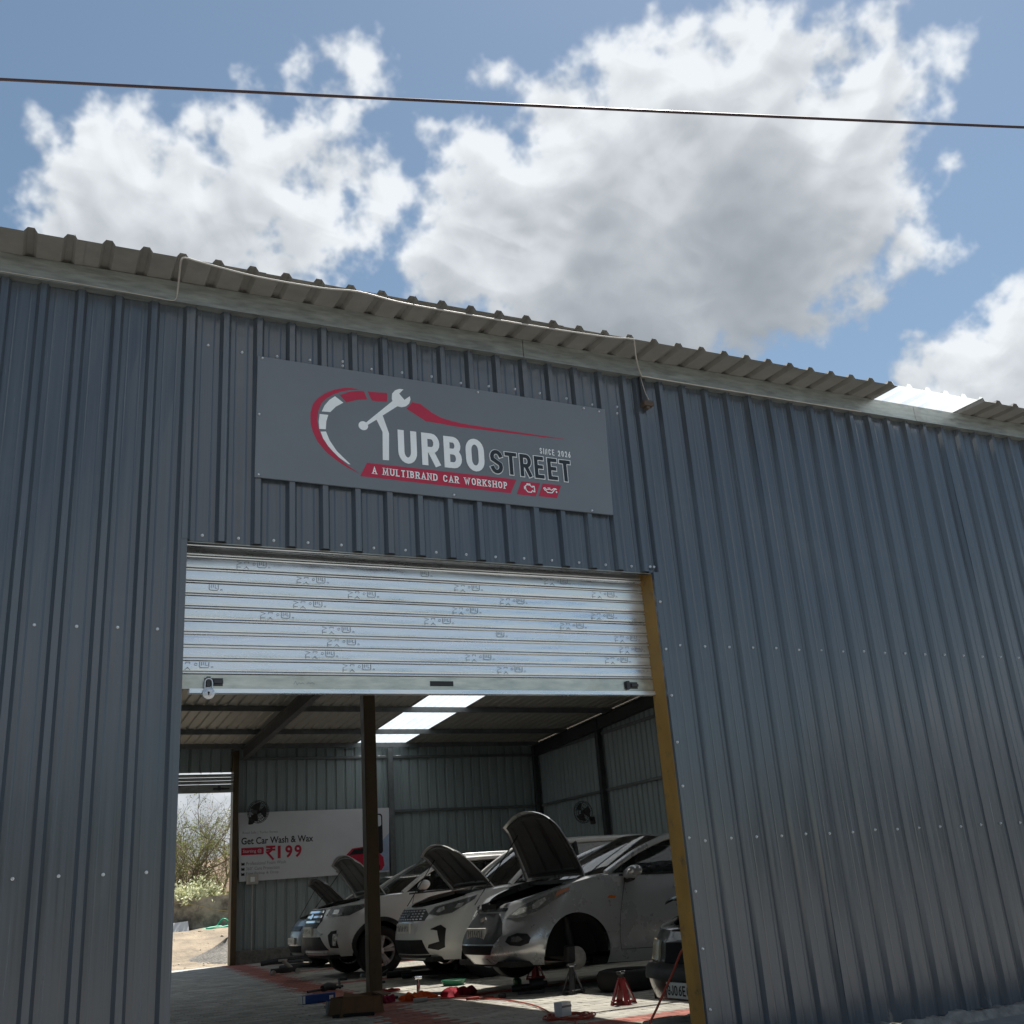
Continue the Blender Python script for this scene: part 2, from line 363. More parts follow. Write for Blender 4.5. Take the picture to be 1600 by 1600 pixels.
def ribbon(mb, pts, hw, fn):
    closed = (abs(pts[0][0]-pts[-1][0]) + abs(pts[0][1]-pts[-1][1])) < 1e-6
    q = [Vector(p) for p in pts]
    if closed: q = q[:-1]
    r = [q[0]]
    for p in q[1:]:
        if (p - r[-1]).length > 1e-6: r.append(p)
    q = r; n = len(q)
    if not closed:
        q[0] = q[0] + (q[0]-q[1]).normalized()*hw; q[-1] = q[-1] + (q[-1]-q[-2]).normalized()*hw
    L = []; R = []
    for i in range(n):
        a = q[(i-1) % n] if (closed or i > 0) else None; b = q[(i+1) % n] if (closed or i < n-1) else None
        d1 = (q[i]-a).normalized() if a is not None else None; d2 = (b-q[i]).normalized() if b is not None else None
        if d1 is None: d1 = d2
        if d2 is None: d2 = d1
        n1 = Vector((-d1.y, d1.x)); n2 = Vector((-d2.y, d2.x)); m = n1 + n2
        m = m.normalized() if m.length > .1 else n1
        k = hw / max(.42, m.dot(n1)); L.append(q[i] + m*k); R.append(q[i] - m*k)
    ZLIFT[0] = (ZLIFT[0] + 1) % 4; dz = ZLIFT[0] * .0009
    vs = [fn(p.x, p.y, dz+.0008*i/n) for i, p in enumerate(L)] + [fn(p.x, p.y, dz+.0008*i/n) for i, p in enumerate(R)]
    rng = range(n) if closed else range(n-1)
    mb.add(vs, [(i, (i+1) % n, n+(i+1) % n, n+i) for i in rng])
def glyph(mb, ch, x, y, w, h, hw, fn, serif=0.):
    def tr(p): return (x + hw + p[0]*(w-2*hw), y + hw + p[1]*(h-2*hw))
    for st in GL[ch]: ribbon(mb, [tr(p) for p in st], hw, fn)
    if serif:
        for (a, b) in SERIF.get(ch, []):
            c = tr((a, b)); yy = c[1] - hw*.55 if b == 0 else c[1] + hw*.55
            ribbon(mb, [(c[0]-serif, yy), (c[0]+serif, yy)], hw*.38, fn)
def write(mb, s, x, y, w, h, hw, fn, gap=.25, widths=None, serif=0.):
    wd = [((widths or {}).get(c, 1.) if c != ' ' else .6) for c in s]
    unit = w / (sum(wd) + gap*(len(s)-1)); cx = x
    for c, k in zip(s, wd):
        if c != ' ': glyph(mb, c, cx, y, k*unit, h, hw, fn, serif)
        cx += (k + gap) * unit
def write_each(s, x, y, w, h, hw, fn, gap=.25, widths=None, serif=0.):
    wd = [((widths or {}).get(c, 1.) if c != ' ' else .6) for c in s]
    unit = w / (sum(wd) + gap*(len(s)-1)); cx = x; out = []
    for c, k in zip(s, wd):
        if c != ' ': mb = MB(); glyph(mb, c, cx, y, k*unit, h, hw, fn, serif); out.append(mb)
        cx += (k + gap) * unit
    return out
def text(mb, s, x, y, w, h, fn, offset=0.):                 # plain sans lettering scaled into a box
    cu = bpy.data.curves.new('t', 'FONT'); cu.body = s; cu.size = 1.; cu.offset = offset; cu.resolution_u = 3
    o = bpy.data.objects.new('t', cu); C.objects.link(o)
    dg = bpy.context.evaluated_depsgraph_get(); me = o.evaluated_get(dg).to_mesh()
    vs = [v.co.copy() for v in me.vertices]; fs = [tuple(p.vertices) for p in me.polygons]
    o.evaluated_get(dg).to_mesh_clear(); bpy.data.objects.remove(o); bpy.data.curves.remove(cu)
    if not vs: return
    x0 = min(v.x for v in vs); x1 = max(v.x for v in vs); y0 = min(v.y for v in vs); y1 = max(v.y for v in vs)
    mb.add([fn(x + (v.x-x0)/(x1-x0)*w, y + (v.y-y0)/(y1-y0)*h, 0.) for v in vs], fs)

# ------------------------------------------------------------------ the ground
g = MB(); g.add([(-120,-120,-.035),(140,-120,-.035),(140,18.75,-.035),(-120,18.75,-.035)], [(0,1,2,3)])
tag(mk('ground', g, M['ground'], org=(0,0,-.035), fixn=False), kind='structure')
def hnoise(x, y, s=1.):
    return (sin(x*1.7*s+y*.9*s+1.3)+sin(x*.83*s-y*1.9*s+.4)+sin(x*3.1*s+y*2.7*s)*.5+sin(-x*5.3*s+y*4.1*s+2)*.3)/2.8
def yard_z(x, y):
    t = max(0., min(1., (y-19.3)/5.6)); t = t*t*(3-2*t)
    return -.03 + .72*t + .05*hnoise(x, y, 1.6)*min(1, (y-18.7)) + (max(0, y-26))*.02
g = MB(); g.grid(lambda a, b: (-30+a*60, 18.751+(b**1.6)*110, yard_z(-30+a*60, 18.751+(b**1.6)*110)), 150, 110)
tag(mk('yard_ground', g, M['yard'], org=(0,18.75,0), smooth=80), kind='structure')

# ------------------------------------------------------------------ the shed
RIDGE = 9.25
def roof_z(y): return 4.535 + .0427*y if y < RIDGE else 4.535 + .0427*RIDGE - .0415*(y-RIDGE)
shed = thing('workshop_shed', 'blue-grey corrugated steel workshop shed with raised roller shutter and beige roof edge', 'building', (4., 9.2, 0))
def prof(a0, a1, r0, pitch=.2, hgt=.031, bh=.034, th=.016, bead=.0014):
    pts = [(a0, 0.)]
    k = math.ceil((a0 - bh*.2 - r0)/pitch - 1)
    while True:
        c = r0 + k*pitch; k += 1
        if c - bh > a1: break
        for (d, h) in ((-bh, 0), (-th, hgt), (th, hgt), (bh, 0), (pitch*.5-.042, 0), (pitch*.5-.036, bead), (pitch*.5-.03, 0), (pitch*.5+.03, 0), (pitch*.5+.036, bead), (pitch*.5+.042, 0)):
            a = c + d
            if a0 < a < a1: pts.append((a, h))
            elif a <= a0: pts[0] = (a0, h)
            last = h
    pts.append((a1, pts[-1][1] if abs(pts[-1][0]-a1) < .012 else 0.)); return pts
def sheet(name, pr, z0, z1, fn, mat, nz=14, wob=.0034, seed=0):
    m = MB(); n = len(pr); vs = []
    for j in range(nz+1):
        z = z0 + (z1-z0)*j/nz
        for (a, h) in pr: vs.append(fn(a, h + wob*hnoise(a*2.2+seed, z*1.3+seed*2.3, 1.4), z))
    m.add(vs, [(j*n+i, j*n+i+1, (j+1)*n+i+1, (j+1)*n+i) for j in range(nz) for i in range(n-1)])
    return mk(name, m, mat, shed, fixn=False)
E_ = .020
def run(name, edges, r0, z0, z1, fn, mat, pitch=.2, **kw):
    for k in range(len(edges)-1):
        a, b = edges[k], edges[k+1]; of = .0022*(k % 2)
        pr = prof(a-(E_ if k else 0), b+(E_ if k < len(edges)-2 else 0), r0, pitch, **kw)
        sheet(name, pr, z0, z1, lambda A, H, Z, of=of: fn(A, H+of, Z), mat, seed=k+a)
front = lambda a, h, z: (a, -h, z)
run('wall_sheet', [-4.1,-3.2088,-2.2088,-1.2088,-.2088,.815], .1912, -.03, 4.42, front, M['wall'])
run('wall_sheet', [.788,2.008,3.008,3.905], 1.008, 2.925, 4.42, lambda a, h, z: (a, -h-.003, z), M['wall'])
run('wall_sheet', [3.866,4.92,5.92,6.92,7.92,8.92,9.92,10.92,12.2], 4.12, .02, 4.42, front, M['wall'])
# inner skins: back, side walls
backw = lambda a, h, z: (a, 18.5+h, z)
run('wall_sheet', [4.74+1.14*k for k in range(6)]+[12.2], 4.93, .25, 4.53, backw, M['wall_in'], .228)
run('wall_sheet', [-4.1+1.16*k for k in range(5)]+[1.7], -4.0, .0, 4.53, backw, M['wall_in'], .228)
run('wall_sheet', [1.7,2.7,3.7,4.74], 1.9, 3.95, 4.53, backw, M['wall_in'], .228)
for nm, xx, sg in (('wall_sheet', 12.2, 1), ('wall_sheet', -4.1, -1)):
    run(nm, [0,1,2,3,4,5,6,7,8,9.25], .1, .25, 4.60, lambda a, h, z, xx=xx, sg=sg: (xx+sg*h, a, z if z < 4.5 else roof_z(a)-.012), M['wall_in'])
    run(nm, [9.25,10,11,12,13,14,15,16,17,18.5], .1, .25, 4.60, lambda a, h, z, xx=xx, sg=sg: (xx+sg*h, a, z if z < 4.5 else roof_z(a)-.012), M['wall_in'])
# jamb trims, jamb post, lintel, plinths
m = MB(); m.box(.790,.824,-.034,.17,-.03,2.93); mk('jamb_trim', m, M['wall'], shed)
m = MB(); m.box(3.8605,3.905,-.0305,-.006,.0,2.926); mk('jamb_trim', m, M['wall'], shed)
m = MB(); m.cbox(3.864,3.95,.002,.158,-.03,3.2,.004); mk('jamb_post', m, M['ochre'], shed)
m = MB(); m.cbox(.70,.79,.03,.16,-.03,3.2,.004); mk('jamb_post', m, M['brown'], shed)
m = MB(); m.box(.826,3.862,.004,.05,2.928,3.02); m.box(.826,3.862,.05,.10,2.96,3.02); mk('lintel', m, M['steel_dark'], shed)
m = MB(); m.box(.826,3.862,-.001,.004,2.919,2.925); mk('lintel_lip', m, M['galv'], shed)
m = MB(); m.box(.72,3.98,.30,.75,2.96,3.45); mk('shutter_housing', m, M['steel_dark'], shed)
def ragged(x0, x1, y0, y1, zt, zb, amp, seed):
    m = MB(); n = int((x1-x0)/.035)
    top = [zt + amp*(hnoise(i*.33+seed, seed, 1.1)+.5*hnoise(i*1.4, seed+3, 1.)) for i in range(n+1)]
    dep = [y0 + .02*hnoise(i*.5+seed, 2.+seed, 1.) for i in range(n+1)]
    vs = []
    for i in range(n+1):
        x = x0+(x1-x0)*i/n; vs += [(x, dep[i]-.03, zb), (x, dep[i], top[i]-.012), (x, dep[i]+.012, top[i]), (x, y1, top[i]+.004)]
    m.add(vs, [(i*4+k, (i+1)*4+k, (i+1)*4+k+1, i*4+k+1) for i in range(n) for k in range(3)]); return m
mk('plinth', ragged(3.95, 12.3, -.075, .0, .020, -.05, .020, 1.7), M['concrete'], shed, smooth=40)
mk('plinth', ragged(-4.2, .82, -.11, .0, .03, -.05, .015, 5.2), M['concrete'], shed, smooth=40)
m = MB(); m.cbox(4.74,12.3,18.40,18.62,-.04,.262,.015); mk('plinth', m, M['concrete'], shed)
m = MB(); m.cbox(12.12,12.35,.0,18.40,-.04,.262,.015); mk('plinth', m, M['concrete'], shed)
m = MB(); m.cbox(-4.25,-4.02,.0,18.40,-.04,.262,.015); mk('plinth', m, M['concrete'], shed)
# roof sheets (ribs up), two slopes, translucent strips among them
def tl_mat():
    m = bpy.data.materials.new('translucent_roof_sheet'); m.use_nodes = True; nt = m.node_tree; nt.nodes.remove(nt.nodes['Principled BSDF'])
    out = nt.nodes['Material Output']
    d = nd(nt, 'ShaderNodeBsdfDiffuse', {'Color': (.55,.55,.54,1)}); t = nd(nt, 'ShaderNodeBsdfTranslucent', {'Color': (.62,.64,.65,1)}); tr = nd(nt, 'ShaderNodeBsdfTransparent', {'Color': (.93,.94,.94,1)})
    a = nd(nt, 'ShaderNodeMixShader', {0: .85, 1: d.outputs[0], 2: t.outputs[0]}); P = nt.nodes.new('ShaderNodeNewGeometry').outputs['Position']
    n = nd(nt, 'ShaderNodeTexNoise', {'Vector': P, 'Scale': 4., 'Detail': 6.}); f = maprange(nt, n.outputs[0], .3, .7, .42, .58, False)
    b = nd(nt, 'ShaderNodeMixShader', {0: f, 1: a.outputs[0], 2: tr.outputs[0]}); nt.links.new(b.outputs[0], out.inputs[0]); return m
M['clear'] = tl_mat()
def roofrun(edges, r0, y0, y1, clear):
    for k in range(len(edges)-1):
        a, b = edges[k], edges[k+1]; of = .003*(k % 2)
        c = k in clear
        pr = prof(a-.03, b+.03, r0, .2, hgt=.03, bh=.036, th=.017, bead=0.)
        ny = 8; m = MB(); n = len(pr); vs = []
        jag = .012*hnoise(a*7, 3)
        for j in range(ny+1):
            y = y0 + (y1-y0)*j/ny
            if j == 0: y += jag
            for (x, h) in pr: vs.append((x, y, roof_z(y)+h+of+.004*hnoise(x*1.1, y*2.)*(j in (0, ny))))
        m.add(vs, [(j*n+i, j*n+i+1, (j+1)*n+i+1, (j+1)*n+i) for j in range(ny) for i in range(n-1)])
        o = mk('skylight_sheet' if c else 'roof_sheet', m, M['clear'] if c else M['roof'], shed, fixn=False)
        if c: o['label'] = 'pale translucent roof sheet'
fe = [-4.85+1.0*k for k in range(18)]                       # 6.15..7.15 is the translucent strip in view
roofrun(fe, -.1, -.33, RIDGE+.05, {11, 15})  # the farther clear strip is out of view, added to brighten the interior
be = [-4.55+1.0*k for k in range(12)]+[7.45,8.7]+[9.7,10.7,11.7,12.6]
roofrun(be, -.05, RIDGE, 18.9, {1, 4, 5, 12})  # clear strips on the left are unseen, added for more bounced light inside
m = MB(); m.grid(lambda a, b: (-4.9+a*17.5, RIDGE+(b-.5)*.5, roof_z(RIDGE)+.062-abs(b-.5)*.03), 2, 2); mk('ridge_cap', m, M['roof'], shed)
for x0, x1 in ((-4.9,-.62),(-.615,2.995),(3.0,6.6),(6.605,10.2),(10.205,12.6)):
    m = MB(); m.prism([(-.062,4.396),(-.002,4.396),(-.002,4.402),(-.056,4.402),(-.056,4.526),(-.002,4.526),(-.002,4.531),(-.062,4.531)], 'x', x0, x1)
    m.box(x0, x1, -.066, -.0625, 4.393, 4.405); mk('fascia_channel', m, M['galv'], shed)
PUR = [1.7,3.9,6.1,8.3,10.2,12.4,14.6,16.8,18.35]
for y in PUR:
    zt = roof_z(y)-.004; m = MB(); m.prism([(y-.03,zt),(y+.03,zt),(y+.03,zt-.004),(y-.024,zt-.004),(y-.024,zt-.10),(y-.03,zt-.105)], 'x', -4.1, 12.2)
    m.box(-4.1,12.2,y-.027,y+.02,zt-.105,zt-.100); mk('purlin', m, M['steel_in'], shed)
for x in (-2.4,4.85,12.08):
    for (y0, y1) in ((.1,RIDGE),(RIDGE,18.36)):
        m = MB(); a, b = roof_z(y0)-.11, roof_z(y1)-.11
        for (hw, d0, d1) in ((.06,0,.014),(.006,.014,.25),(.06,.25,.264)):
            m.add([(x-hw,y0,a-d1),(x+hw,y0,a-d1),(x+hw,y1,b-d1),(x-hw,y1,b-d1),(x-hw,y0,a-d0),(x+hw,y0,a-d0),(x+hw,y1,b-d0),(x-hw,y1,b-d0)], [(0,3,2,1),(4,5,6,7),(0,1,5,4),(1,2,6,5),(2,3,7,6),(3,0,4,7)])
        mk('rafter', m, M['steel_dark'], shed)
def column(x, y, w, z0, z1, mat):
    m = MB(); m.cbox(x-w/2, x+w/2, y-w/2, y+w/2, z0, z1, .006); return mk('column', m, mat, shed)
for (x, y) in ((12.08,18.36),(8.28,18.40),(12.1,15.15),(12.1,11.),(12.1,6.),(-2.4,18.36)): column(x, y, .12, 0, roof_z(y)-.12, M['steel_dark'] if x != 8.28 else M['steel_in'])
cp = column(3.60, 5.45, .132, 0, roof_z(5.45)-.11, M['brown']); cp['label'] = 'brown primer steel post in the middle of the bay'
for z in (2.99, 4.23): 
    m = MB(); m.cbox(4.95,12.15,18.43,18.485,z-.03,z+.03,.004); mk('girt', m, M['steel_in'], shed)
    m = MB(); m.cbox(12.135,12.19,.1,18.4,z-.03,z+.03,.004); mk('girt', m, M['steel_in'], shed)
for z in (2.43, 1.19):
    for (x0, x1) in ((-4.0,.70),(3.95,12.1)):
        m = MB(); m.cbox(x0,x1,.012,.06,z-.03,z+.03,.004); mk('girt', m, M['steel_in'], shed)
# back doorway: jambs, rolled shutter
m = MB(); m.cbox(4.64,4.76,18.36,18.62,0,4.40,.006); mk('jamb_post', m, M['brown'], shed)
m = MB(); m.cbox(1.66,1.76,18.40,18.62,0,3.98,.006); mk('jamb_post', m, M['brown'], shed)
bs = sub('roller_shutter', shed, (3.2,18.4,3.5))
for i, (z, d) in enumerate(((3.86,.05),(3.79,.02),(3.72,.0))):
    m = MB(); m.prism([(18.34-d,z-.034),(18.33-d,z),(18.34-d,z+.03),(18.36-d,z+.03),(18.36-d,z-.034)], 'x', 1.76, 4.64); mk('slat', m, M['galv'], bs)
m = MB(); m.cbox(1.76,4.64,18.34,18.38,3.50,3.675,.006); mk('bottom_rail', m, M['galv'], bs)
m = MB(); m.cbox(4.2,4.55,18.30,18.34,3.56,3.60,.005); m.cbox(4.3,4.36,18.29,18.34,3.54,3.64,.005); mk('latch', m, M['steel_dark'], bs)
# screws
m = MB()
def screw(x, z, y=0., r=.0085):
    m.lathe([(0,-.011),(r*.55,-.011),(r*.62,-.004),(r,-.003),(r,.001)], (x, y-.001, z), 'y', 8)
for k in range(15): screw(.908+.2*k, 2.962+.004*hnoise(k, 1), -.003)
for k in range(41):
    if 4.02+.2*k < 12.1: screw(4.02+.2*k, 2.435+.006*hnoise(k*1.7, 2)); screw(4.02+.2*k+.002, 1.192+.006*hnoise(k*1.3, 4))
for k in range(-20, 4): screw(.0912+.2*k, 2.416+.004*hnoise(k*2.1, 5)); screw(.0912+.2*k, 1.187+.004*hnoise(k, 6))
for (x, z) in ((.907,4.165),(1.108,4.15),(1.32,4.157),(1.525,4.165),(1.735,4.189),(1.735,4.158),(1.924,4.164),(2.13,4.172),(2.334,4.174),(2.54,4.158),(2.744,4.165),(2.938,4.172),(3.127,4.169),(3.333,4.158),(3.535,4.138),(3.738,4.15),(3.733,4.098)): screw(x, z, -.003)
for z in (2.719,2.397,2.092,1.793,1.52,1.208,.895,.571,.24): screw(3.884, z, -.031)
for z in (2.95,3.0): screw(3.84+.03*(z > 2.98), 2.962, -.028)
o = mk('screws', m, M['screw'], shed, smooth=50); o['kind'] = 'stuff'

# ------------------------------------------------------------------ front roller shutter (half raised)
rs = sub('roller_shutter', shed, (2.34,.15,2.1))
def tilt(x): return .0083*(x-.84)
SX0, SX1, SY = .806, 3.863, .150
def slatmesh(zc, h, bow=0., back=0.):
    m = MB(); n = 24
    pr = [(-.0062-bow,h*.5),(-.0075-bow,h*.3),(-.0080,0.),(-.0078,-h*.16),(-.0065,-h*.215),(.006,-h*.235),(.006,-h*.25),(-.006,-h*.275),(-.0145,-h*.32),(-.0165,-h*.38),(-.0145,-h*.43),(-.007,-h*.465),(.006,-h*.475),(.006,-h*.5)]
    vs = []
    for i in range(n+1):
        x = SX0+(SX1-SX0)*i/n
        for (a, b) in pr: vs.append((x, SY+back+a+b*(.10*hnoise(zc*91., 2.)+.07*hnoise(x*1.1, zc*37))+.0016*hnoise(x*2., zc*30), zc+b+tilt(x)+.0009*hnoise(x*1.3, zc*50)))
    k = len(pr); m.add(vs, [(i*k+j, (i+1)*k+j, (i+1)*k+j+1, i*k+j+1) for i in range(n) for j in range(k-1)]); return m
SP = .0741; ZT = 2.2055
for i in range(12):
    mk('slat', slatmesh(ZT+SP*(i+.5)-(.0,.0,.006,.022)[max(0,i-8)], SP*(.985,.985,.8,.6)[max(0,i-8)], -(0,.012,.045,.07)[max(0,i-8)], (0,0,.012,.055)[max(0,i-8)]), M['slat'], rs, smooth=35, fixn=False)
m = MB()
def railx(x0, x1, y0, y1, z0, z1):
    m.add([(x0,y0,z0+tilt(x0)),(x1,y0,z0+tilt(x1)),(x1,y1,z0+tilt(x1)),(x0,y1,z0+tilt(x0)),(x0,y0,z1+tilt(x0)),(x1,y0,z1+tilt(x1)),(x1,y1,z1+tilt(x1)),(x0,y1,z1+tilt(x0))], [(0,3,2,1),(4,5,6,7),(0,1,5,4),(1,2,6,5),(2,3,7,6),(3,0,4,7)])
railx(SX0,SX1,SY-.012,SY+.004,2.126,2.2045); mk('bottom_rail', m, M['rail'], rs)
m = MB(); railx(SX0+.08,SX1,SY-.03,SY+.02,2.100,2.108); railx(SX0+.08,SX1,SY-.03,SY-.024,2.108,2.124); railx(SX0+.08,SX1,SY-.0235,SY+.02,2.108,2.1255); mk('bottom_angle', m, M['slat'], rs)
m = MB(); railx(2.285,2.435,SY-.0145,SY-.0125,2.150,2.180); mk('pull_slot', m, M['black_plastic'], rs)
for x0 in (.965, 3.64):
    m = MB(); railx(x0,x0+.10,SY-.016,SY-.0125,2.142,2.185); railx(x0+.01,x0+.03,SY-.034,SY-.0162,2.135,2.19); railx(x0+.05,x0+.10,SY-.028,SY-.0162,2.155,2.172); mk('latch', m, M['steel_dark'], rs)
# maker's ink marks on the slats (cut by the slat edges)
pf = lambda x, z, d: (x, SY-.0098-d, z+tilt(x))
for n_, (px, pz) in enumerate([(1.13,2.863),(1.48,2.784),(.86,2.724),(1.79,2.705),(1.46,2.633),(1.27,2.558),(1.63,2.484),(1.66,2.413),(1.53,2.339),(.82,2.271),(1.75,2.258),(2.14,2.854),(3.12,2.844),(2.48,2.782),(2.79,2.704),(3.47,2.775),(2.46,2.634),(3.45,2.629),(2.27,2.559),(3.21,2.556),(2.63,2.492),(3.61,2.479),(3.64,2.409),(2.53,2.34),(3.52,2.33),(2.74,2.266)]):
    m = MB(); k = floor((pz-ZT)/SP); zc = ZT+SP*(k+.5); t0 = zc+.034; b0 = zc-.012
    def seg(a, hw=.0014): ribbon(m, a, hw, pf)
    x = px
    if n_ % 9 != 2:
        seg([(x,b0),(x,b0+.020)]); seg([(x,b0+.010),(x+.022,b0+.010)]); seg([(x,t0-.022),(x+.026,t0-.010),(x,t0-.002)], .0011)     # rotated T and A
        seg([(x+.040,b0),(x+.056,b0+.014)]); seg([(x+.068,b0),(x+.052,b0+.014)]); seg([(x+.044,t0-.012),(x+.044,t0-.003),(x+.066,t0-.003),(x+.066,t0-.012)], .0011)
        seg(arc(x+.098,t0-.014,.007,.007,0,360,8), .001)
    x = px+.118
    seg([(x,t0-.001),(x,t0-.024)]+arc(x+.008,t0-.024,.008,.009,180,270,3)+arc(x+.042,t0-.024,.008,.009,270,360,3)+[(x+.05,t0-.001)], .0016)
    seg([(x+.011,t0-.002),(x+.011,t0-.020)]); seg([(x+.022,t0-.002),(x+.022,t0-.016)]); seg([(x+.033,t0-.002),(x+.033,t0-.020),(x+.041,t0-.020)])
    seg([(x+.064,b0+.012),(x+.064,b0+.020),(x+.072,b0+.020),(x+.072,b0+.012)], .0009)
    mk('ink_mark', m, M['print'], rs, fixn=False)['kind'] = 'stuff'
m = MB(); x = 1.46
ribbon(m, [(x,2.155),(x+.01,2.172),(x+.02,2.152),(x+.03,2.166),(x+.04,2.155),(x+.05,2.165),(x+.06,2.155)], .0012, lambda a, b, d: (a, SY-.0128-d, b+tilt(a)))
ribbon(m, [(x+.075,2.158),(x+.085,2.166),(x+.095,2.158),(x+.105,2.166),(x+.12,2.157)], .0012, lambda a, b, d: (a, SY-.0128-d, b+tilt(a))); mk('ink_mark', m, M['print'], rs, fixn=False)['kind'] = 'stuff'
# padlock hanging from the latch
pl = thing('padlock', 'round steel padlock hanging from the latch of the shutter rail', 'padlock', (.985,.115,2.055))
m = MB(); m.lathe([(0,-.012),(.026,-.012),(.033,-.008),(.034,0),(.033,.008),(.026,.012),(0,.012)], (.985,.115,2.098), 'y', 24); mk('body', m, M['screw'], pl, smooth=40)
m = MB(); m.tube([(.965,.115,2.118)]+[(.985+.02*cos(a), .115, 2.158+.022*sin(a)) for a in [pi-pi*i/8 for i in range(9)]]+[(1.005,.115,2.118)], .0045, 8); mk('shackle', m, M['screw'], pl, smooth=60)
m = MB(); m.poly([(.981,2.086),(.989,2.086),(.987,2.098),(.983,2.098)], lambda a, b: (a, .1025, b)); m.lathe([(0,-.0005),(.006,-.0005)], (.985,.1024,2.1), 'y', 10); mk('keyhole', m, M['black_plastic'], pl)

# ------------------------------------------------------------------ sign board
sg = thing('sign_board', 'grey workshop sign with red and white wrench logo above the shutter', 'sign', (2.39,-.03,3.31))
cor = [(1.186,3.329),(3.585,3.305),(3.611,4.095),(1.195,4.120)]
m = MB(); m.slab(cor, lambda a, b, d: (a, -.033-d, b), .012); m.poly(cor, lambda a, b: (a, -.033, b)); mk('panel', m, M['sign'], sg)
SYF = -.0455
def sf(a, b, d=0.): return (a, SYF-d, b)
def sgn(name, polys, mat, th=.0015):
    m = MB()
    for p in polys: m.slab(p, lambda a, b, d: (a, -.0445-d, b), th)
    return mk(name, m, mat, sg)
crescent=[(1.814,3.418),(1.742,3.448),(1.671,3.491),(1.613,3.534),(1.560,3.597),(1.531,3.657),(1.517,3.719),(1.517,3.783),(1.532,3.844),(1.562,3.887),(1.605,3.926),(1.666,3.961),(1.727,3.982),(1.777,3.989),(1.826,3.985),(1.764,3.974),(1.708,3.954),(1.659,3.927),(1.617,3.895),(1.586,3.858),(1.565,3.803),(1.558,3.737),(1.567,3.681),(1.590,3.627),(1.625,3.574),(1.678,3.517),(1.743,3.461)]
w1=[(1.671,3.917),(1.723,3.880),(1.676,3.847),(1.640,3.805),(1.586,3.802),(1.604,3.844),(1.635,3.887)]
w2=[(1.573,3.783),(1.627,3.784),(1.614,3.738),(1.610,3.685),(1.570,3.683),(1.567,3.732)]
w3=[(1.578,3.665),(1.611,3.671),(1.634,3.613),(1.678,3.548),(1.761,3.471),(1.749,3.471),(1.690,3.509),(1.631,3.565),(1.596,3.615)]
ra=[(1.702,3.930),(1.764,3.961),(1.826,3.977),(1.857,3.979),(1.878,3.925),(1.812,3.913),(1.744,3.885)]
rb=[(1.884,3.981),(1.945,3.983),(2.006,3.989),(2.012,3.978),(2.007,3.927),(1.950,3.921),(1.909,3.922),(1.894,3.951)]
wrench=[(2.121,4.030),(2.094,4.030),(2.064,4.016),(2.044,3.990),(2.040,3.955),(2.044,3.937),(1.866,3.764),(1.875,3.748),(1.935,3.793),(1.972,3.713),(1.968,3.524),(2.008,3.526),(2.014,3.709),(1.976,3.827),(2.076,3.905),(2.105,3.902),(2.134,3.913),(2.156,3.935),(2.166,3.966),(2.162,3.988),(2.125,3.957),(2.091,3.996)]
swoosh=[(2.137,3.896),(2.178,3.948),(2.233,3.942),(2.309,3.891),(2.374,3.863),(2.440,3.851),(2.506,3.843),(2.582,3.839),(2.745,3.835),(2.937,3.831),(3.101,3.828),(3.284,3.824),(3.099,3.819),(2.871,3.818),(2.618,3.816),(2.505,3.815),(2.438,3.817),(2.359,3.822),(2.267,3.825)]
bar=[(1.820,3.401),(1.867,3.493),(2.877,3.488),(2.828,3.388)]
i1=[(2.912,3.479),(3.049,3.480),(3.009,3.384),(2.872,3.386)]
i2=[(3.069,3.480),(3.204,3.480),(3.165,3.386),(3.029,3.388)]
sgn('gauge_crescent', [crescent], M['sign_red']); sgn('gauge_segment', [ra], M['sign_red']); sgn('gauge_segment', [rb], M['sign_red']); sgn('swoosh', [swoosh], M['sign_red'])
for w in (w1, w2, w3): sgn('gauge_segment', [w], M['sign_white'])
ball = [(1.848+.031*cos(a), 3.740+.030*sin(a)) for a in [2*pi*i/20 for i in range(20)]]
sgn('wrench_emblem', [wrench], M['sign_white']); sgn('wrench_ball', [ball], M['sign_white'], .0019)
sgn('tagline_bar', [bar], M['sign_red']); sgn('icon_tile', [i1], M['sign_red']); sgn('icon_tile', [i2], M['sign_red'])
def letter(ch, x0, x1, z0, z1, hw, mat, lift=.0005):
    m = MB(); glyph(m, ch, x0, z0, x1-x0, z1-z0, hw, lambda a, b, d: (a, SYF-lift-d, b)); return mk('letter', m, mat, sg, fixn=False)
for ch, x0, x1, z0, z1 in (('U',2.070,2.194,3.516,3.742),('R',2.226,2.347,3.519,3.742),('B',2.377,2.498,3.519,3.738),('O',2.527,2.656,3.513,3.742)): letter(ch, x0, x1, z0, z1, .0205, M['sign_white'])
for ch, x0, x1, z0, z1 in (('S',2.692,2.790,3.509,3.686),('T',2.797,2.893,3.511,3.680),('R',2.905,2.998,3.509,3.679),('E',3.010,3.090,3.508,3.676),('E',3.108,3.190,3.507,3.673),('T',3.198,3.292,3.505,3.670)):
    letter(ch, x0, x1, z0, z1, .0185, M['sign_white'], .0005); letter(ch, x0+.0055, x1-.0055, z0+.0055, z1-.0055, .0130, M['sign_dark'], .0045)
m = MB(); write(m, 'SINCE 2026', 3.066, 3.693, .232, .043, .0029, lambda a, b, d: (a, SYF-.0005-d, b-.004*(a-3.066)/.226), .55, {'I': .3}); mk('lettering', m, M['sign_white'], sg, fixn=False)['kind'] = 'stuff'
WD = {'I': .42, 'M': 1.25, 'W': 1.35, 'L': .8, 'B': .85, 'R': .95, 'S': .75, 'T': .9, 'P': .82, 'A': 1.0, 'K': .95}
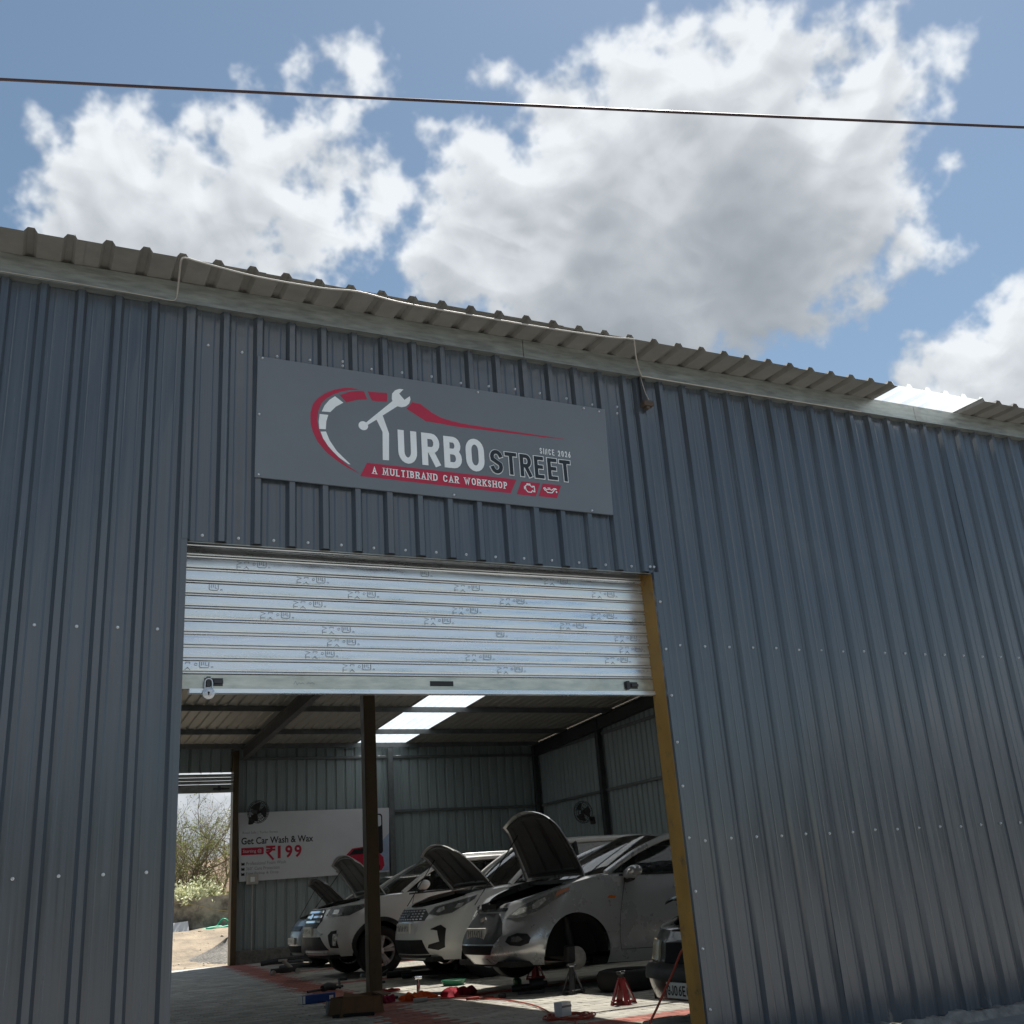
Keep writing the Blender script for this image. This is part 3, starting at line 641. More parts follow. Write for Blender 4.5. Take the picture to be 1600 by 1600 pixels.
for m in write_each('A MULTIBRAND CAR WORKSHOP', 1.897, 3.423, .908, .047, .0039, lambda a, b, d: (a, -.0475-d, b-.009*(a-1.897)/.908), .36, WD, serif=.0085): mk('letter', m, M['sign_white'], sg, fixn=False)
m = MB(); f2 = lambda a, b, d: (a, -.0475-d, b)
ec = [(2.930,3.445),(2.930,3.425),(2.930,3.435),(2.938,3.435),(2.938,3.450),(2.948,3.458),(2.972,3.458),(2.984,3.446),(2.992,3.446),(2.992,3.452),(3.002,3.452),(3.004,3.414),(2.994,3.414),(2.992,3.420),(2.986,3.420),(2.978,3.408),(2.954,3.408),(2.940,3.422),(2.938,3.435)]
ribbon(m, ec, .0032, f2); ribbon(m, [(2.950,3.465),(2.972,3.465)], .0032, f2); mk('engine_icon', m, M['sign_white'], sg, fixn=False)
m = MB(); ribbon(m, [(3.098,3.440),(3.085,3.440),(3.080,3.450),(3.070,3.446),(3.078,3.432),(3.088,3.430),(3.096,3.418),(3.130,3.418),(3.152,3.444),(3.164,3.446),(3.160,3.450),(3.146,3.450),(3.128,3.436),(3.118,3.442),(3.098,3.440)], .0032, f2)
ribbon(m, [(3.102,3.450),(3.116,3.450)], .003, f2); ribbon(m, arc(3.165,3.428,.003,.004,0,360,8), .003, f2); mk('oil_can_icon', m, M['sign_white'], sg, fixn=False)
for (x, z) in ((1.222,4.108),(1.207,3.731),(1.207,3.344),(2.641,4.085),(3.439,4.078),(2.43,3.336),(3.422,3.321),(3.56,4.07)):
    m = MB(); m.lathe([(0,-.010),(.005,-.010),(.0085,-.005),(.0085,0)], (x,-.044,z), 'y', 10); mk('screw', m, M['screw'], sg, smooth=40)

# ------------------------------------------------------------------ cables, bracket at the eave
m = MB(); pts = []
A, Bp = Vector((-.343,-.192,5.62)), Vector((5.923,-2.056,5.62)); dr = (Bp-A)
for i in range(81):
    t = -3.2 + 7.4*i/80; p = A + dr*t; p.z = 5.60 - .03*t*(1-t)*.9 + .012*(t*(t-1)) ; pts.append(p)
m.tube(pts, .0092, 8); tag(mk('overhead_cable', m, M['cable'], smooth=60), 'dark maroon power cable strung across the sky above the roof', 'cable')
m = MB()
path = [(-3.5,-.0705,4.402),(-.3,-.0705,4.402),(.3,-.0705,4.400),(.55,-.0705,4.395),(.66,-.073,4.39),(.70,-.075,4.40),(.708,-.085,4.45),(.70,-.2,4.49),(.69,-.34,4.505),(.72,-.352,4.515),(.80,-.350,4.505),(1.112,-.345,4.478),(1.5,-.345,4.478),(1.74,-.345,4.498),(2.0,-.345,4.475),(2.33,-.345,4.472),(3.0,-.345,4.475),(3.5,-.345,4.49),(3.70,-.35,4.505),(3.73,-.33,4.50),(3.82,-.2,4.45),(3.93,-.075,4.40),(3.98,-.0725,4.394),(4.3,-.0705,4.392),(6.,-.0705,4.392)]
def smoothpath(p, n=4):
    p = [Vector(q) for q in p]; out = []
    for i in range(len(p)-1):
        p0, p1, p2, p3 = p[max(i-1,0)], p[i], p[i+1], p[min(i+2,len(p)-1)]
        for k in range(n):
            t = k/n; out.append(.5*((2*p1)+(p2-p0)*t+(2*p0-5*p1+4*p2-p3)*t*t+(3*p1-p0-3*p2+p3)*t**3))
    out.append(p[-1]); return out
sp_ = smoothpath(path); m.tube(sp_, [.0032 if i < 24 else .0058 for i in range(len(sp_))], 7); tag(mk('eave_cable', m, M['white_cable'], smooth=60), 'thin off-white cable looped along the roof edge', 'cable')
br = thing('wall_bracket', 'rusty dark bracket with a small cable fixing under the eave', 'bracket', (3.945,-.03,4.16))
m = MB(); m.box(3.925,3.985,-.035,-.027,4.17,4.40); m.box(3.925,3.93,-.06,-.035,4.19,4.40); mk('strap', m, M['steel_dark'], br)
m = MB(); m.cbox(3.92,4.0,-.09,-.028,4.155,4.195,.006); m.cbox(3.94,3.97,-.08,-.04,4.135,4.155,.004); mk('holder', m, pm('rusty_steel', (.10,.07,.055), .8, 0, .3, 20), br)
m = MB(); m.tube(smoothpath([(3.945,-.045,4.40),(3.948,-.055,4.33),(3.955,-.07,4.25),(3.965,-.085,4.20)]), .003, 6); mk('cable_tail', m, M['white_cable'], br, smooth=60)

# ------------------------------------------------------------------ paved floor
floor_o = thing('floor', None, None, (6,9,0)); floor_o['kind'] = 'structure'
m = MB(); m.box(-4.2,12.25,-.02,18.7,-.30,-.018); mk('paving_bed', m, pm('jointing_sand', (.19,.175,.15), .95, 0, .25, 9), floor_o)
PV = {'g': pm('grey_paver', (.45,.455,.44), .72, 0, .25, 3., bump=.25, bscale=70, rnd=.22, dirt=(.20,.195,.18), dscale=1.1, dthr=(.55,.8)),
      'c': pm('pale_paver', (.48,.455,.40), .75, 0, .22, 3., bump=.25, bscale=70, rnd=.14, dirt=(.17,.155,.13), dscale=1.3, dthr=(.55,.85)),
      'r': pm('red_paver', (.40,.14,.105), .75, 0, .25, 3., bump=.25, bscale=70, rnd=.2, dirt=(.20,.11,.09), dscale=2., dthr=(.5,.8))}
PL, PW, PA = .225, .1125, .013
def tri(t): t = t % 1.; return 4*abs(t-.5)-1
def paver_poly():
    xs = [0,.25,.5,.75,1.]; g_ = .0028
    lo = [(x*PL, PA*(-1)**i) for i, x in enumerate(xs)]; hi = [(x*PL, PW + PA*(-1)**i) for i, x in enumerate(xs)]
    lo[0] = (g_, lo[0][1]); lo[-1] = (PL-g_, lo[-1][1]); hi[0] = (g_, hi[0][1]); hi[-1] = (PL-g_, hi[-1][1])
    return [(x, y+g_) for x, y in lo] + [(x, y-g_) for x, y in reversed(hi)]
PP = paver_poly(); cxm = PL/2; cym = PW/2
def paver_geo():
    n = len(PP); vs = [(x-cxm, y-cym, -.03) for x, y in PP] + [(x-cxm, y-cym, -.0035) for x, y in PP] + [((x-cxm)*.965, (y-cym)*.94, 0.) for x, y in PP]
    fs = [(i, (i+1) % n, n+(i+1) % n, n+i) for i in range(n)] + [(n+i, n+(i+1) % n, 2*n+(i+1) % n, 2*n+i) for i in range(n)] + [tuple(range(2*n, 3*n))]
    return vs, fs
pvs, pfs = paver_geo()
cells = {'g': [], 'c': [], 'r': []}; seen = []
def pcol(x, y):
    xl = 3.12 + .088*y
    if abs(x-xl) < .24: return 'r'
    if x > xl:
        for yb in (2.0, 5.58, 9.5, 13.3, 17.): 
            if abs(y-yb-.02*(x-4)) < .15: return 'r'
        return 'c'
    return 'g'
for j in range(int(18.6/PW)):
    for i in range(int(11.3/PL)):
        x = 1.0 + i*PL + (PL/2 if j % 2 else 0) + cxm; y = .02 + j*PW + cym
        zz = -.002 - .0035*random.random()
        k = pcol(x, y); P_ = (x, y, zz); uv = project(P_); vis = False
        if uv and 255 < uv[0] < 1090 and uv[1] < 1606 and uv[1] > 1480:
            xd = CAM.x + (x-CAM.x)*(0-CAM.y)/(y-CAM.y)
            vis = .85 < xd < 3.84
        if vis: seen.append(((Vector(P_)-CAM).length, P_, k))
        else: cells[k].append(P_)
seen.sort(key=lambda s: s[0])
pme = {}
for k in PV:
    me = bpy.data.meshes.new('paver'); me.from_pydata(pvs, [], pfs); me.update(); me.materials.append(PV[k]); pme[k] = me
for d_, P_, k in seen[:300]:
    o = bpy.data.objects.new('paver', pme[k]); C.objects.link(o); o.parent = floor_o; o.location = Vector(P_) - Vector((6,9,0))
    o.rotation_euler = (random.gauss(0,.006), random.gauss(0,.006), random.gauss(0,.006))
for d_, P_, k in seen[300:]: cells[k].append(P_)
for k in PV:
    m = MB(); vs = []; fs = []; n = len(pvs)
    for (x, y, z) in cells[k]:
        b = len(vs); ax, ay = random.gauss(0,.006), random.gauss(0,.006)
        vs += [(p[0]+x, p[1]+y, p[2]+z+p[0]*ax+p[1]*ay) for p in pvs]; fs += [tuple(b+i for i in f) for f in pfs]
    m.v, m.f = vs, fs
    o = mk('pavers', m, PV[k], floor_o, fixn=False); o['kind'] = 'stuff'
# ------------------------------------------------------------------ cars
def paint(name, col, metal=0., rough=.35): return pm(name, col, rough, metal, .05, 3., coat=.6, rvar=.04, coords='obj', dirt=tuple(c*.85 for c in col), dscale=1.6, dthr=(.6,.9))
M['glass'] = pm('car_glass', (.012,.016,.015), .03, 0, .0, rvar=0., spec=.8, alpha=.62, coords='obj')
M['lens'] = pm('lamp_lens', (.55,.58,.58), .05, 0, 0, rvar=0., spec=.9, alpha=.22, coords='obj')
M['chrome'] = pm('chrome', (.80,.81,.82), .12, 1., .05, rvar=.04, coords='obj')
M['lampdark'] = pm('lamp_housing', (.035,.037,.04), .3, .3, .2, coords='obj')
M['reflector'] = pm('lamp_reflector', (.78,.78,.75), .25, .35, .15, 20, coords='obj')
M['lampgrey'] = pm('lamp_interior_grey', (.15,.16,.15), .25, .4, .3, 25, coords='obj')
M['amber'] = pm('amber_lens', (.65,.17,.02), .2, 0, .1, coords='obj')
M['well'] = pm('underbody_black', (.014,.014,.015), .9, 0, .2, coords='obj')
M['engine'] = pm('engine_grime', (.045,.045,.047), .6, .2, .4, 12, coords='obj')
M['alloy'] = pm('alloy_wheel', (.66,.67,.68), .32, .25, .08, coords='obj')
M['plate'] = pm('number_plate', (.85,.84,.78), .5, 0, .08, coords='obj')
M['plate_ink'] = pm('number_plate_ink', (.02,.02,.02), .5, coords='obj')
M['cast'] = pm('cast_iron', (.50,.48,.45), .5, .3, .25, 20, coords='obj')
M['upholstery'] = pm('upholstery', (.06,.058,.055), .9, 0, .2, coords='obj')
def herm(pts, x):
    if x <= pts[0][0]: return pts[0][1]
    if x >= pts[-1][0]: return pts[-1][1]
    for i in range(len(pts)-1):
        if x <= pts[i+1][0]:
            x0, y0 = pts[i]; x1, y1 = pts[i+1]; h = x1-x0; t = (x-x0)/h
            def sl(k):
                if 0 < k < len(pts)-1: return (pts[k+1][1]-pts[k-1][1])/(pts[k+1][0]-pts[k-1][0])
                return (y1-y0)/h
            m0, m1 = sl(i)*h, sl(i+1)*h
            return (2*t**3-3*t*t+1)*y0+(t**3-2*t*t+t)*m0+(-2*t**3+3*t*t)*y1+(t**3-t*t)*m1
class Shell:
    def __init__(s, S):
        s.S = S; s.W = S['W']; s.a = S.get('a', .52); s.ar = S.get('ar', .35); s.m = S.get('m', 2.7); s.n = 2.0
        # arc length along the front corner at mid height
        s.tab = []; L = 0; prev = None
        for i in range(61):
            p = s.plan(i/60, .5)
            if prev: L += sqrt((p[0]-prev[0])**2+(p[1]-prev[1])**2)
            s.tab.append(L); prev = p
        s.L1 = L; s.side = s.plan(2, .5)[0]-s.plan(1, .5)[0]
    def w(s, t): return s.W*herm(s.S.get('wt', [(0,.93),(.2,.985),(.45,1.),(.75,.975),(1,.925)]), t)
    def fx(s, t): return -s.S['fo']+herm(s.S['nose'], t)
    def rx(s, t): return s.S['wb']+s.S['ro']-herm([(0,.1),(.3,0),(.6,.03),(1,.12)], t)
    def plan(s, u, t):
        w, f, r = s.w(t), s.fx(t), s.rx(t); au = abs(u)
        if au <= 1:
            th = au*pi/2; y = w*sin(th)**(2/s.m); x = f+s.a*(1-max(0, cos(th))**(2/s.n))
        elif au <= 2:
            x = f+s.a+(r-s.ar-f-s.a)*(au-1); y = w*(1+.012*(1-((au-1.5)*2)**2))
        else:
            th = (3-au)*pi/2; y = w*sin(th)**(2/3.2); x = r-s.ar*(1-max(0, cos(th))**(2/2.2))
        return x, (-y if u >= 0 else y)
    def zb(s, x): return herm(s.S['zbot'], x)
    def zt(s, x): return herm(s.S['ztop'], x)
    def pt(s, u, t):
        x, y = s.plan(u, t); a = s.zb(x); return Vector((x, y, a+t*(s.zt(x)-a)))
    def q2u(s, q):
        a = abs(q)
        if a <= s.L1:
            for i in range(60):
                if a <= s.tab[i+1]:
                    u = (i+(a-s.tab[i])/max(1e-9, s.tab[i+1]-s.tab[i]))/60; break
        else: u = 1+(a-s.L1)/s.side
        return u if q >= 0 else -u
    def qy(s, y):                                           # q of a front point at |y|
        r = min(1., abs(y)/s.w(.5)); th = math.asin(r**(s.m/2)); u = th/(pi/2); k = min(59, int(u*60)); q = s.tab[k]+(u*60-k)*(s.tab[k+1]-s.tab[k]); return q if y >= 0 else -q
    def qx(s, x):
        f = s.fx(.5)
        if x >= f+s.a: return s.L1+(x-f-s.a)
        c = max(0., 1-(x-f)/s.a); th = math.acos(c**(s.n/2)); u = th/(pi/2); k = min(59, int(u*60)); return s.tab[k]+(u*60-k)*(s.tab[k+1]-s.tab[k])
    def at(s, q, z, off=0.):
        u = s.q2u(q); t = .5
        for _ in range(4):
            x, y = s.plan(u, t); a = s.zb(x); t = (z-a)/(s.zt(x)-a); t = max(-.15, min(1.1, t))
        p = s.ptx(u, t)
        if off:
            e = .004; du = s.ptx(u+e, t)-s.ptx(u-e, t); dt = s.ptx(u, t+.01)-s.ptx(u, t-.01)
            n = du.cross(dt); n = n.normalized() if n.length > 1e-9 else Vector((-1,0,0))
            c = p-Vector((s.S['wb']/2, 0, p.z))
            if n.dot(c) < 0: n = -n
            p = p+n*off
        return p
    def ptx(s, u, t):
        tt = max(0., min(1., t)); p = s.pt(u, tt); 
        if t != tt: x = p.x; p.z = s.zb(x)+t*(s.zt(x)-s.zb(x))
        return p
    def conv(s, pts):
        o = []
        for p in pts:
            if p[0] == 'y': o.append((s.qy(p[1]), p[2]))
            else: o.append((s.qx(p[1]), p[2]))
        return o
    def patch(s, mb, poly, off, step=.05, mirror=False):
        bm = bmesh.new(); f = bm.faces.new([bm.verts.new((a, b, 0)) for a, b in poly]); f.normal_update()
        q0, q1 = min(p[0] for p in poly), max(p[0] for p in poly); z0, z1 = min(p[1] for p in poly), max(p[1] for p in poly)
        k = math.floor(q0/step)+1
        while k*step < q1:
            bmesh.ops.bisect_plane(bm, geom=bm.verts[:]+bm.edges[:]+bm.faces[:], plane_co=(k*step,0,0), plane_no=(1,0,0)); k += 1
        k = math.floor(z0/step)+1
        while k*step < z1:
            bmesh.ops.bisect_plane(bm, geom=bm.verts[:]+bm.edges[:]+bm.faces[:], plane_co=(0,k*step,0), plane_no=(0,1,0)); k += 1
        bmesh.ops.triangulate(bm, faces=bm.faces[:]); bm.verts.index_update()
        vs = [s.at(v.co.x, v.co.y, off) for v in bm.verts]; fs = [tuple(v.index for v in f.verts) for f in bm.faces]
        # rim back to the body so that the piece has depth
        be = [(e.verts[0].index, e.verts[1].index) for e in bm.edges if len(e.link_faces) == 1]
        n = len(vs); vs2 = vs + [s.at(v.co.x, v.co.y, -.004) for v in bm.verts]; fs2 = fs + [(a, b, n+b, n+a) for a, b in be]; bm.free()
        mb.add(vs2, fs2)
        if mirror: mb.add([(p[0], -p[1], p[2]) for p in vs2], [tuple(reversed(f)) for f in fs2])
def ell(cx, cy, rx, ry, n=14): return [(cx+rx*cos(2*pi*i/n), cy+ry*sin(2*pi*i/n)) for i in range(n)]
def wheel(par, x, y, z, R, W, spokes, two):
    t = sub_l('wheel', par, (x, y, z)); k = 1 if y > 0 else -1
    m = MB(); h = W/2
    m.lathe([(R*.62,-h*.8),(R*.72,-h),(R*.90,-h*.98),(R*.985,-h*.78),(R,-h*.4),(R,h*.4),(R*.985,h*.78),(R*.90,h*.98),(R*.72,h),(R*.62,h*.8)], (0,0,0), 'y', 40, None, False); mk('tyre', m, M['rubber'], t, smooth=40, local=True)
    m = MB(); r = R*.65; y0 = k*h*.72
    m.lathe([(r*.98,-h*.8),(r*.90,-h*.6),(r*.88,0),(r*.90,h*.6),(r*.98,h*.86),(r*1.0,h*.80)], (0,0,0), 'y', 40, None, False)
    for i in range(spokes):
        a0 = 2*pi*i/spokes+.2
        for d in ((-.16, .16) if two else (0.,)):
            a = a0+d; w0, w1 = (.035,.045) if two else (.05,.06)
            c0 = Vector((cos(a0+d*.55)*r*.18, 0, sin(a0+d*.55)*r*.18)); c1 = Vector((cos(a)*r*.93, 0, sin(a)*r*.93)); n = Vector((-sin(a), 0, cos(a)))
            q = [c0-n*w0*.5, c0+n*w0*.5, c1+n*w1*.5, c1-n*w1*.5]
            m.add([p+Vector((0, y0, 0)) for p in q]+[p*.995+Vector((0, y0-k*.03, 0)) for p in q], [(0,1,2,3),(0,4,5,1),(1,5,6,2),(2,6,7,3),(3,7,4,0)])
    m.lathe([(r*.22, y0-k*.03),(r*.22,y0+k*.004),(r*.15,y0+k*.012),(0,y0+k*.014)], (0,0,0), 'y', 20); mk('rim', m, M['alloy'], t, smooth=30, local=True)
    m = MB(); m.lathe([(0,k*h*.1),(r*.6,k*h*.1),(r*.6,k*h*.02)], (0,0,0), 'y', 24); m.lathe([(r*.86,-k*h*.3),(0,-k*h*.3)], (0,0,0), 'y', 24); mk('brake_disc', m, M['engine'], t, local=True)
    return t
def sub_l(name, parent, loc):
    o = bpy.data.objects.new(name, None); C.objects.link(o); o.parent = parent; o.location = loc; o.empty_display_size = .1; ORG[o.name] = Vector(loc); return o

def make_car(name, label, S, loc, yaw=0., pitch=0.):
    root = thing(name, label, 'car', loc, (0, radians(pitch), radians(yaw)))
    sh = Shell(S); W = S['W']; wb = S['wb']; R = S['R']; RA = S.get('RA', R+.055); zw = S.get('zw', R)
    pa = S['paint']
    def part(n, mb, mat, sm=None, par=None, fix=True): return mk(n, mb, mat, par or root, smooth=sm, local=True, fixn=fix)
    # body shell with wheel arches cut out
    us = [i/22 for i in range(23)]+[1+i/84 for i in range(1, 85)]+[2+i/14 for i in range(1, 15)]
    us = [-u for u in reversed(us[1:])]+us; NT = 34; ts = [j/NT for j in range(NT+1)]
    vs = [[sh.pt(u, t) for t in ts] for u in us]
    top = [c[-1].copy() for c in vs]
    ins = []
    for u, c in zip(us, vs):                                # rolled shoulder towards the bay / glasshouse
        p = c[-1]; k = S.get('sh', .10); q = Vector((p.x+(k*.6 if abs(u) < .9 else 0), p.y*(1-k/max(.2, abs(p.y))) if abs(p.y) > .05 else p.y, p.z+S.get('shz', .022)))
        r_ = p.lerp(q, .5); r_.z = p.z+S.get('shz', .022)*.8; c += [r_, q]; ins.append(q)
    cen = [(0., zw), (wb, zw)]
    def inside(p):
        for (cx, cz) in cen:
            if abs(p.y) > W*.55 and (p.x-cx)**2+(p.z-cz)**2 < RA*RA: return (cx, cz)
        return None
    flat = []; ids = {}
    for i, c in enumerate(vs):
        for j, p in enumerate(c): ids[(i, j)] = len(flat); flat.append(p)
    fs = []; ncol = NT+3
    for i in range(len(us)-1):
        for j in range(ncol-1):
            q = [(i,j),(i+1,j),(i+1,j+1),(i,j+1)]
            if all(inside(flat[ids[k]]) for k in q): continue
            fs.append(tuple(ids[k] for k in q))
    snapped = list(flat)
    for n, p in enumerate(flat):
        h = inside(p)
        if h:
            d = Vector((p.x-h[0], 0, p.z-h[1])); l = d.length or 1e-6; d = d/l*RA; snapped[n] = Vector((h[0]+d.x, p.y, h[1]+d.z))
    m = MB(); m.add(snapped, fs); part('body', m, pa, 38)
    # wheel wells, arch lips
    m = MB()
    for (cx, cz) in cen:
        for sg_ in (-1, 1):
            yo = sg_*W*.93; yi = sg_*(W-.36)
            n = 26; vs_ = []
            for i in range(n+1):
                a = radians(-4)+radians(188)*i/n; vs_ += [(cx+(RA+.004)*cos(a), yo, cz+(RA+.004)*sin(a)), (cx+(RA+.02)*cos(a), yi, cz+(RA+.02)*sin(a))]
            m.add(vs_, [(2*i, 2*i+2, 2*i+3, 2*i+1) for i in range(n)])
            m.add([(cx, yi, cz)]+[(cx+(RA+.02)*cos(radians(-4)+radians(188)*i/n), yi, cz+(RA+.02)*sin(radians(-4)+radians(188)*i/n)) for i in range(n+1)], [(0, i+1, i+2) for i in range(n)])
    x0, x1 = -S['fo']+.12, wb+S['ro']-.15
    m.box(x0, -RA, -W*.8, W*.8, S['zbot'][0][1]-.02, S['zbot'][0][1]+.03); m.box(RA, wb-RA, -W*.88, W*.88, S['zbot'][1][1]-.03, S['zbot'][1][1]+.03); m.box(-RA, RA, -W+.37, W-.37, .25, .6); m.box(wb-RA, x1, -W+.37, W-.37, .25, .6)
    part('underbody', m, M['well'])
    if S.get('clad'):
        for (cx, cz) in cen:
            for sg_ in (1, -1):
                m = MB(); n = 30; v_ = []
                for i in range(n+1):
                    a = radians(-20)+radians(220)*i/n
                    for rr, of in ((RA-.004, -.01), (RA-.004, .012), (RA+.05, .012), (RA+.058, .0)):
                        x, z = cx+rr*cos(a), cz+rr*sin(a); z = max(z, sh.zb(x)-.0); p = sh.at(sh.qx(x), z, of); v_.append((p.x, p.y*sg_, p.z))
                m.add(v_, [(4*i+k, 4*i+4+k, 4*i+5+k, 4*i+1+k) for i in range(n) for k in range(3)])
                part('arch_cladding', m, M['black_plastic'], 40)
    # engine bay
    xc = S['xc']; zc = sh.zt(xc)+.02; zn = sh.zt(-S['fo']+.3)
    m = MB(); xf = -S['fo']+.20; hw = W-.16
    zbay = zn-.22
    hf = max([abs(sh.plan(i/40, 1.)[1]) for i in range(41) if sh.plan(i/40, 1.)[0] < xf-.07]+[.2])
    xm_ = xf+.30; m.box(xm_, xm_+.01, -hw, -hf, zbay, zn); m.box(xm_, xm_+.01, hf, hw, zbay, zn)
    m.add([(xf,-hf,zbay),(xf,hf,zbay),(xc+.25,hw,zbay),(xc+.25,-hw,zbay),(xf,-hf,zn+.0),(xf,hf,zn+.0),(xc+.25,hw,zc),(xc+.25,-hw,zc)], [(0,1,2,3),(0,4,5,1),(1,5,6,2),(2,6,7,3),(3,7,4,0)]); part('engine_bay', m, M['well'], fix=False)
    m = MB(); rnd = random.Random(len(name)+int(loc[1]))
    m.cbox(xf+.16, xf+.62, -.30, .22, zbay, zn-.02, .04); m.cbox(xf+.25,xf+.45,.30,.55,zbay,zn+.02,.02); m.cbox(xf+.02,xf+.07,-hf*.95,hf*.95,zbay,zn+.0,.01)
    for k in range(5): a = rnd.uniform(-.5,.5); m.tube(smoothpath([(xf+.1,a,zn-.03),(xf+.3,a+rnd.uniform(-.2,.2),zn+.02),(xf+.6,a+rnd.uniform(-.3,.3),zn)]), .018, 6)
    for k in range(4): a, b = rnd.uniform(xf+.1,xc), rnd.uniform(-.5,.5); m.lathe([(.05,0),(.05,.06),(.03,.08),(0,.08)], (a, b, zn-.08), 'z', 12)
    part('engine', m, M['engine'], 40)
    # cowl
    m = MB(); m.box(xc-.02, xc+.24, -hw+.02, hw-.02, zc-.05, zc-.012); part('cowl', m, M['black_plastic'])
    # bonnet, propped open
    ang = radians(S['hood']); nx, ny = 14, 16; xh0 = S.get('xh', -S['fo']+.16); hx, hz = xc, zc+.01
    def hood(s_, v, d):
        v = 2*v-1; x = xc+(xh0-xc)*s_; x += .13*v*v*s_*s_
        hwid = (W-.135)*(1-.14*s_*s_); 
        z = sh.zt(x)+.028+.03*(1-v*v)-.05*max(0, s_-.85)/.15*.6-.02*abs(v)**6
        dx, dz = x-hx, z-d-hz
        return Vector((hx+dx*cos(ang)+dz*sin(ang), v*hwid, hz-dx*sin(ang)+dz*cos(ang)))
    m = MB(); m.grid(lambda a, b: hood(a, b, 0), nx, ny)
    e = [hood(i/nx, 0, 0) for i in range(nx+1)]+[hood(1, j/ny, 0) for j in range(1, ny+1)]+[hood(i/nx, 1, 0) for i in range(nx-1, -1, -1)]
    e2 = [hood(i/nx, 0,   .016) for i in range(nx+1)]+[hood(1, j/ny,   .016) for j in range(1, ny+1)]+[hood(i/nx, 1,   .016) for i in range(nx-1, -1, -1)]
    m.add(e+e2, [(i, i+1, len(e)+i+1, len(e)+i) for i in range(len(e)-1)]); hd = part('hood', m, pa, 40)
    m = MB(); m.grid(lambda a, b: hood(.04+a*.90, .045+b*.91, .014), nx, ny)
    for b in (.12,.36,.64,.88): m.grid(lambda a, t, b=b: hood(.1+a*.8, b+(t-.5)*.07, .015+(.014 if .2 < t < .8 else 0)), 8, 5)
    for a0 in (.1,.9): m.grid(lambda a, t, a0=a0: hood(a0+(a-.5)*.09, .08+t*.84, .015+(.016 if .2 < a < .8 else 0)), 5, 10)
    m.grid(lambda a, t: hood(.25+a*.5, .40+t*.2, .026+.006*sin(a*20)), 6, 4)
    part('hood_liner', m, S.get('liner', M['engine']), 40, hd)
    m = MB(); m.tube([(xf+.05, W-.35, zn), tuple(hood(.72, .82, .03))], .006, 6); part('prop_rod', m, M['steel_dark'])
    # glasshouse
    xw, xwt, zr, xrr, xt = S['xw'], S['xwt'], S['H'], S['xrr'], wb+S['ro']-S.get('tl', .12)
    by, ry = W-.115, W*.70
    zbelt = lambda x: sh.zt(x)+.02
    def yside(x, z): 
        a = zbelt(x); t = max(0, min(1, (z-a)/max(.1, zr-.03-a))); return by+(ry-by)*t**1.15
    A0 = (xw+.17, zbelt(xw+.17)); A1 = (xwt+.10, zr-.055); B1x = S['xb']; Rr = (xrr-.05, zr-.075); T0 = (xt-.05, zbelt(xt))
    def roofz(x, v):
        s_ = (x-xwt)/(xrr-xwt); return zr-.055*v*v+.035*sin(pi*max(0, min(1, s_*.8+.1)))-.035
    m = MB(); m.grid(lambda a, b: (xwt+.10*(2*b-1)**2+(xrr-xwt-.10*(2*b-1)**2)*a, (2*b-1)*(ry+.012), roofz(xwt+(xrr-xwt)*a, 2*b-1)), 16, 14); rf = part('roof', m, pa, 50)
    if S.get('rails'):
        for sg_ in (-1, 1):
            m = MB(); m.tube(smoothpath([(xwt+.35, sg_*ry*.93, roofz(xwt+.35,.93)),(xwt+.45, sg_*ry*.93, roofz(xwt+.45,.93)+.045),(xrr-.35, sg_*ry*.93, roofz(xrr-.35,.93)+.045),(xrr-.2, sg_*ry*.93, roofz(xrr-.2,.93))]), .016, 8); part('roof_rail', m, M['alloy'], 50, rf)
    def wsp(a, b):
        v = 2*b-1; p0 = Vector((xw+.16*v*v, v*(by-.005), zbelt(xw)-.02+0*a)); p1 = Vector((xwt+.10*v*v, v*ry, roofz(xwt, v)-.004)); p = p0.lerp(p1, a); p.x -= .03*sin(pi*a); return p
    m = MB(); m.grid(wsp, 8, 12); part('windscreen', m, M['glass'], 60, fix=False)
    def rgp(a, b):
        v = 2*b-1; p0 = Vector((xrr-.02*v*v, v*ry*.97, roofz(xrr, v)-.004)); p1 = Vector((xt, v*by*.97, zbelt(xt)-.02)); return p0.lerp(p1, a)
    m = MB(); m.grid(rgp, 4, 8); part('window', m, M['glass'], 60, fix=False)
    for sg_ in (-1, 1):
        def P3(x, z, d=0): return Vector((x, sg_*(yside(x, z)+d), z))
        nm = 24
        topl = [(A1[0]+(Rr[0]-A1[0])*i/8, roofz(A1[0]+(Rr[0]-A1[0])*i/8, 1.)-.02) for i in range(9)]
        rail = [P3(*A0, .012), P3(A0[0]+(A1[0]-A0[0])*.5, A0[1]+(A1[1]-A0[1])*.5+.012, .012)]+[P3(x, z, .010) for x, z in topl]+[P3(xrr+(xt-xrr)*.5, (Rr[1]+T0[1])/2+.02, .01), P3(*T0, .01)]
        m = MB(); m.tube(smoothpath(rail, 5), .034, 8); part('roof_frame', m, pa, 60)
        def win(x0, x1, extra=None):
            mm = MB(); n = 10
            def fn(a, b):
                x = x0+(x1-x0)*a; zl = zbelt(x)+.0
                zt_ = roofz(min(max(x, A1[0]), Rr[0]), 1.)-.03
                if x < A1[0]: zt_ = min(zt_, A0[1]+(A1[1]-A0[1])*max(0, (x-A0[0])/(A1[0]-A0[0])))
                if x > Rr[0]-.1: zt_ = min(zt_, Rr[1]+(T0[1]-Rr[1])*max(0, (x-Rr[0])/(T0[0]-Rr[0])))
                return P3(x, zl+(max(zt_, zl+.001)-zl)*b, 0.)
            mm.grid(fn, n, 5); return mm
        part('window', win(A0[0]+.02, B1x-.03), M['glass'], 60, fix=False)
        part('window', win(B1x+.03, S['xq']-.02), M['glass'], 60, fix=False)
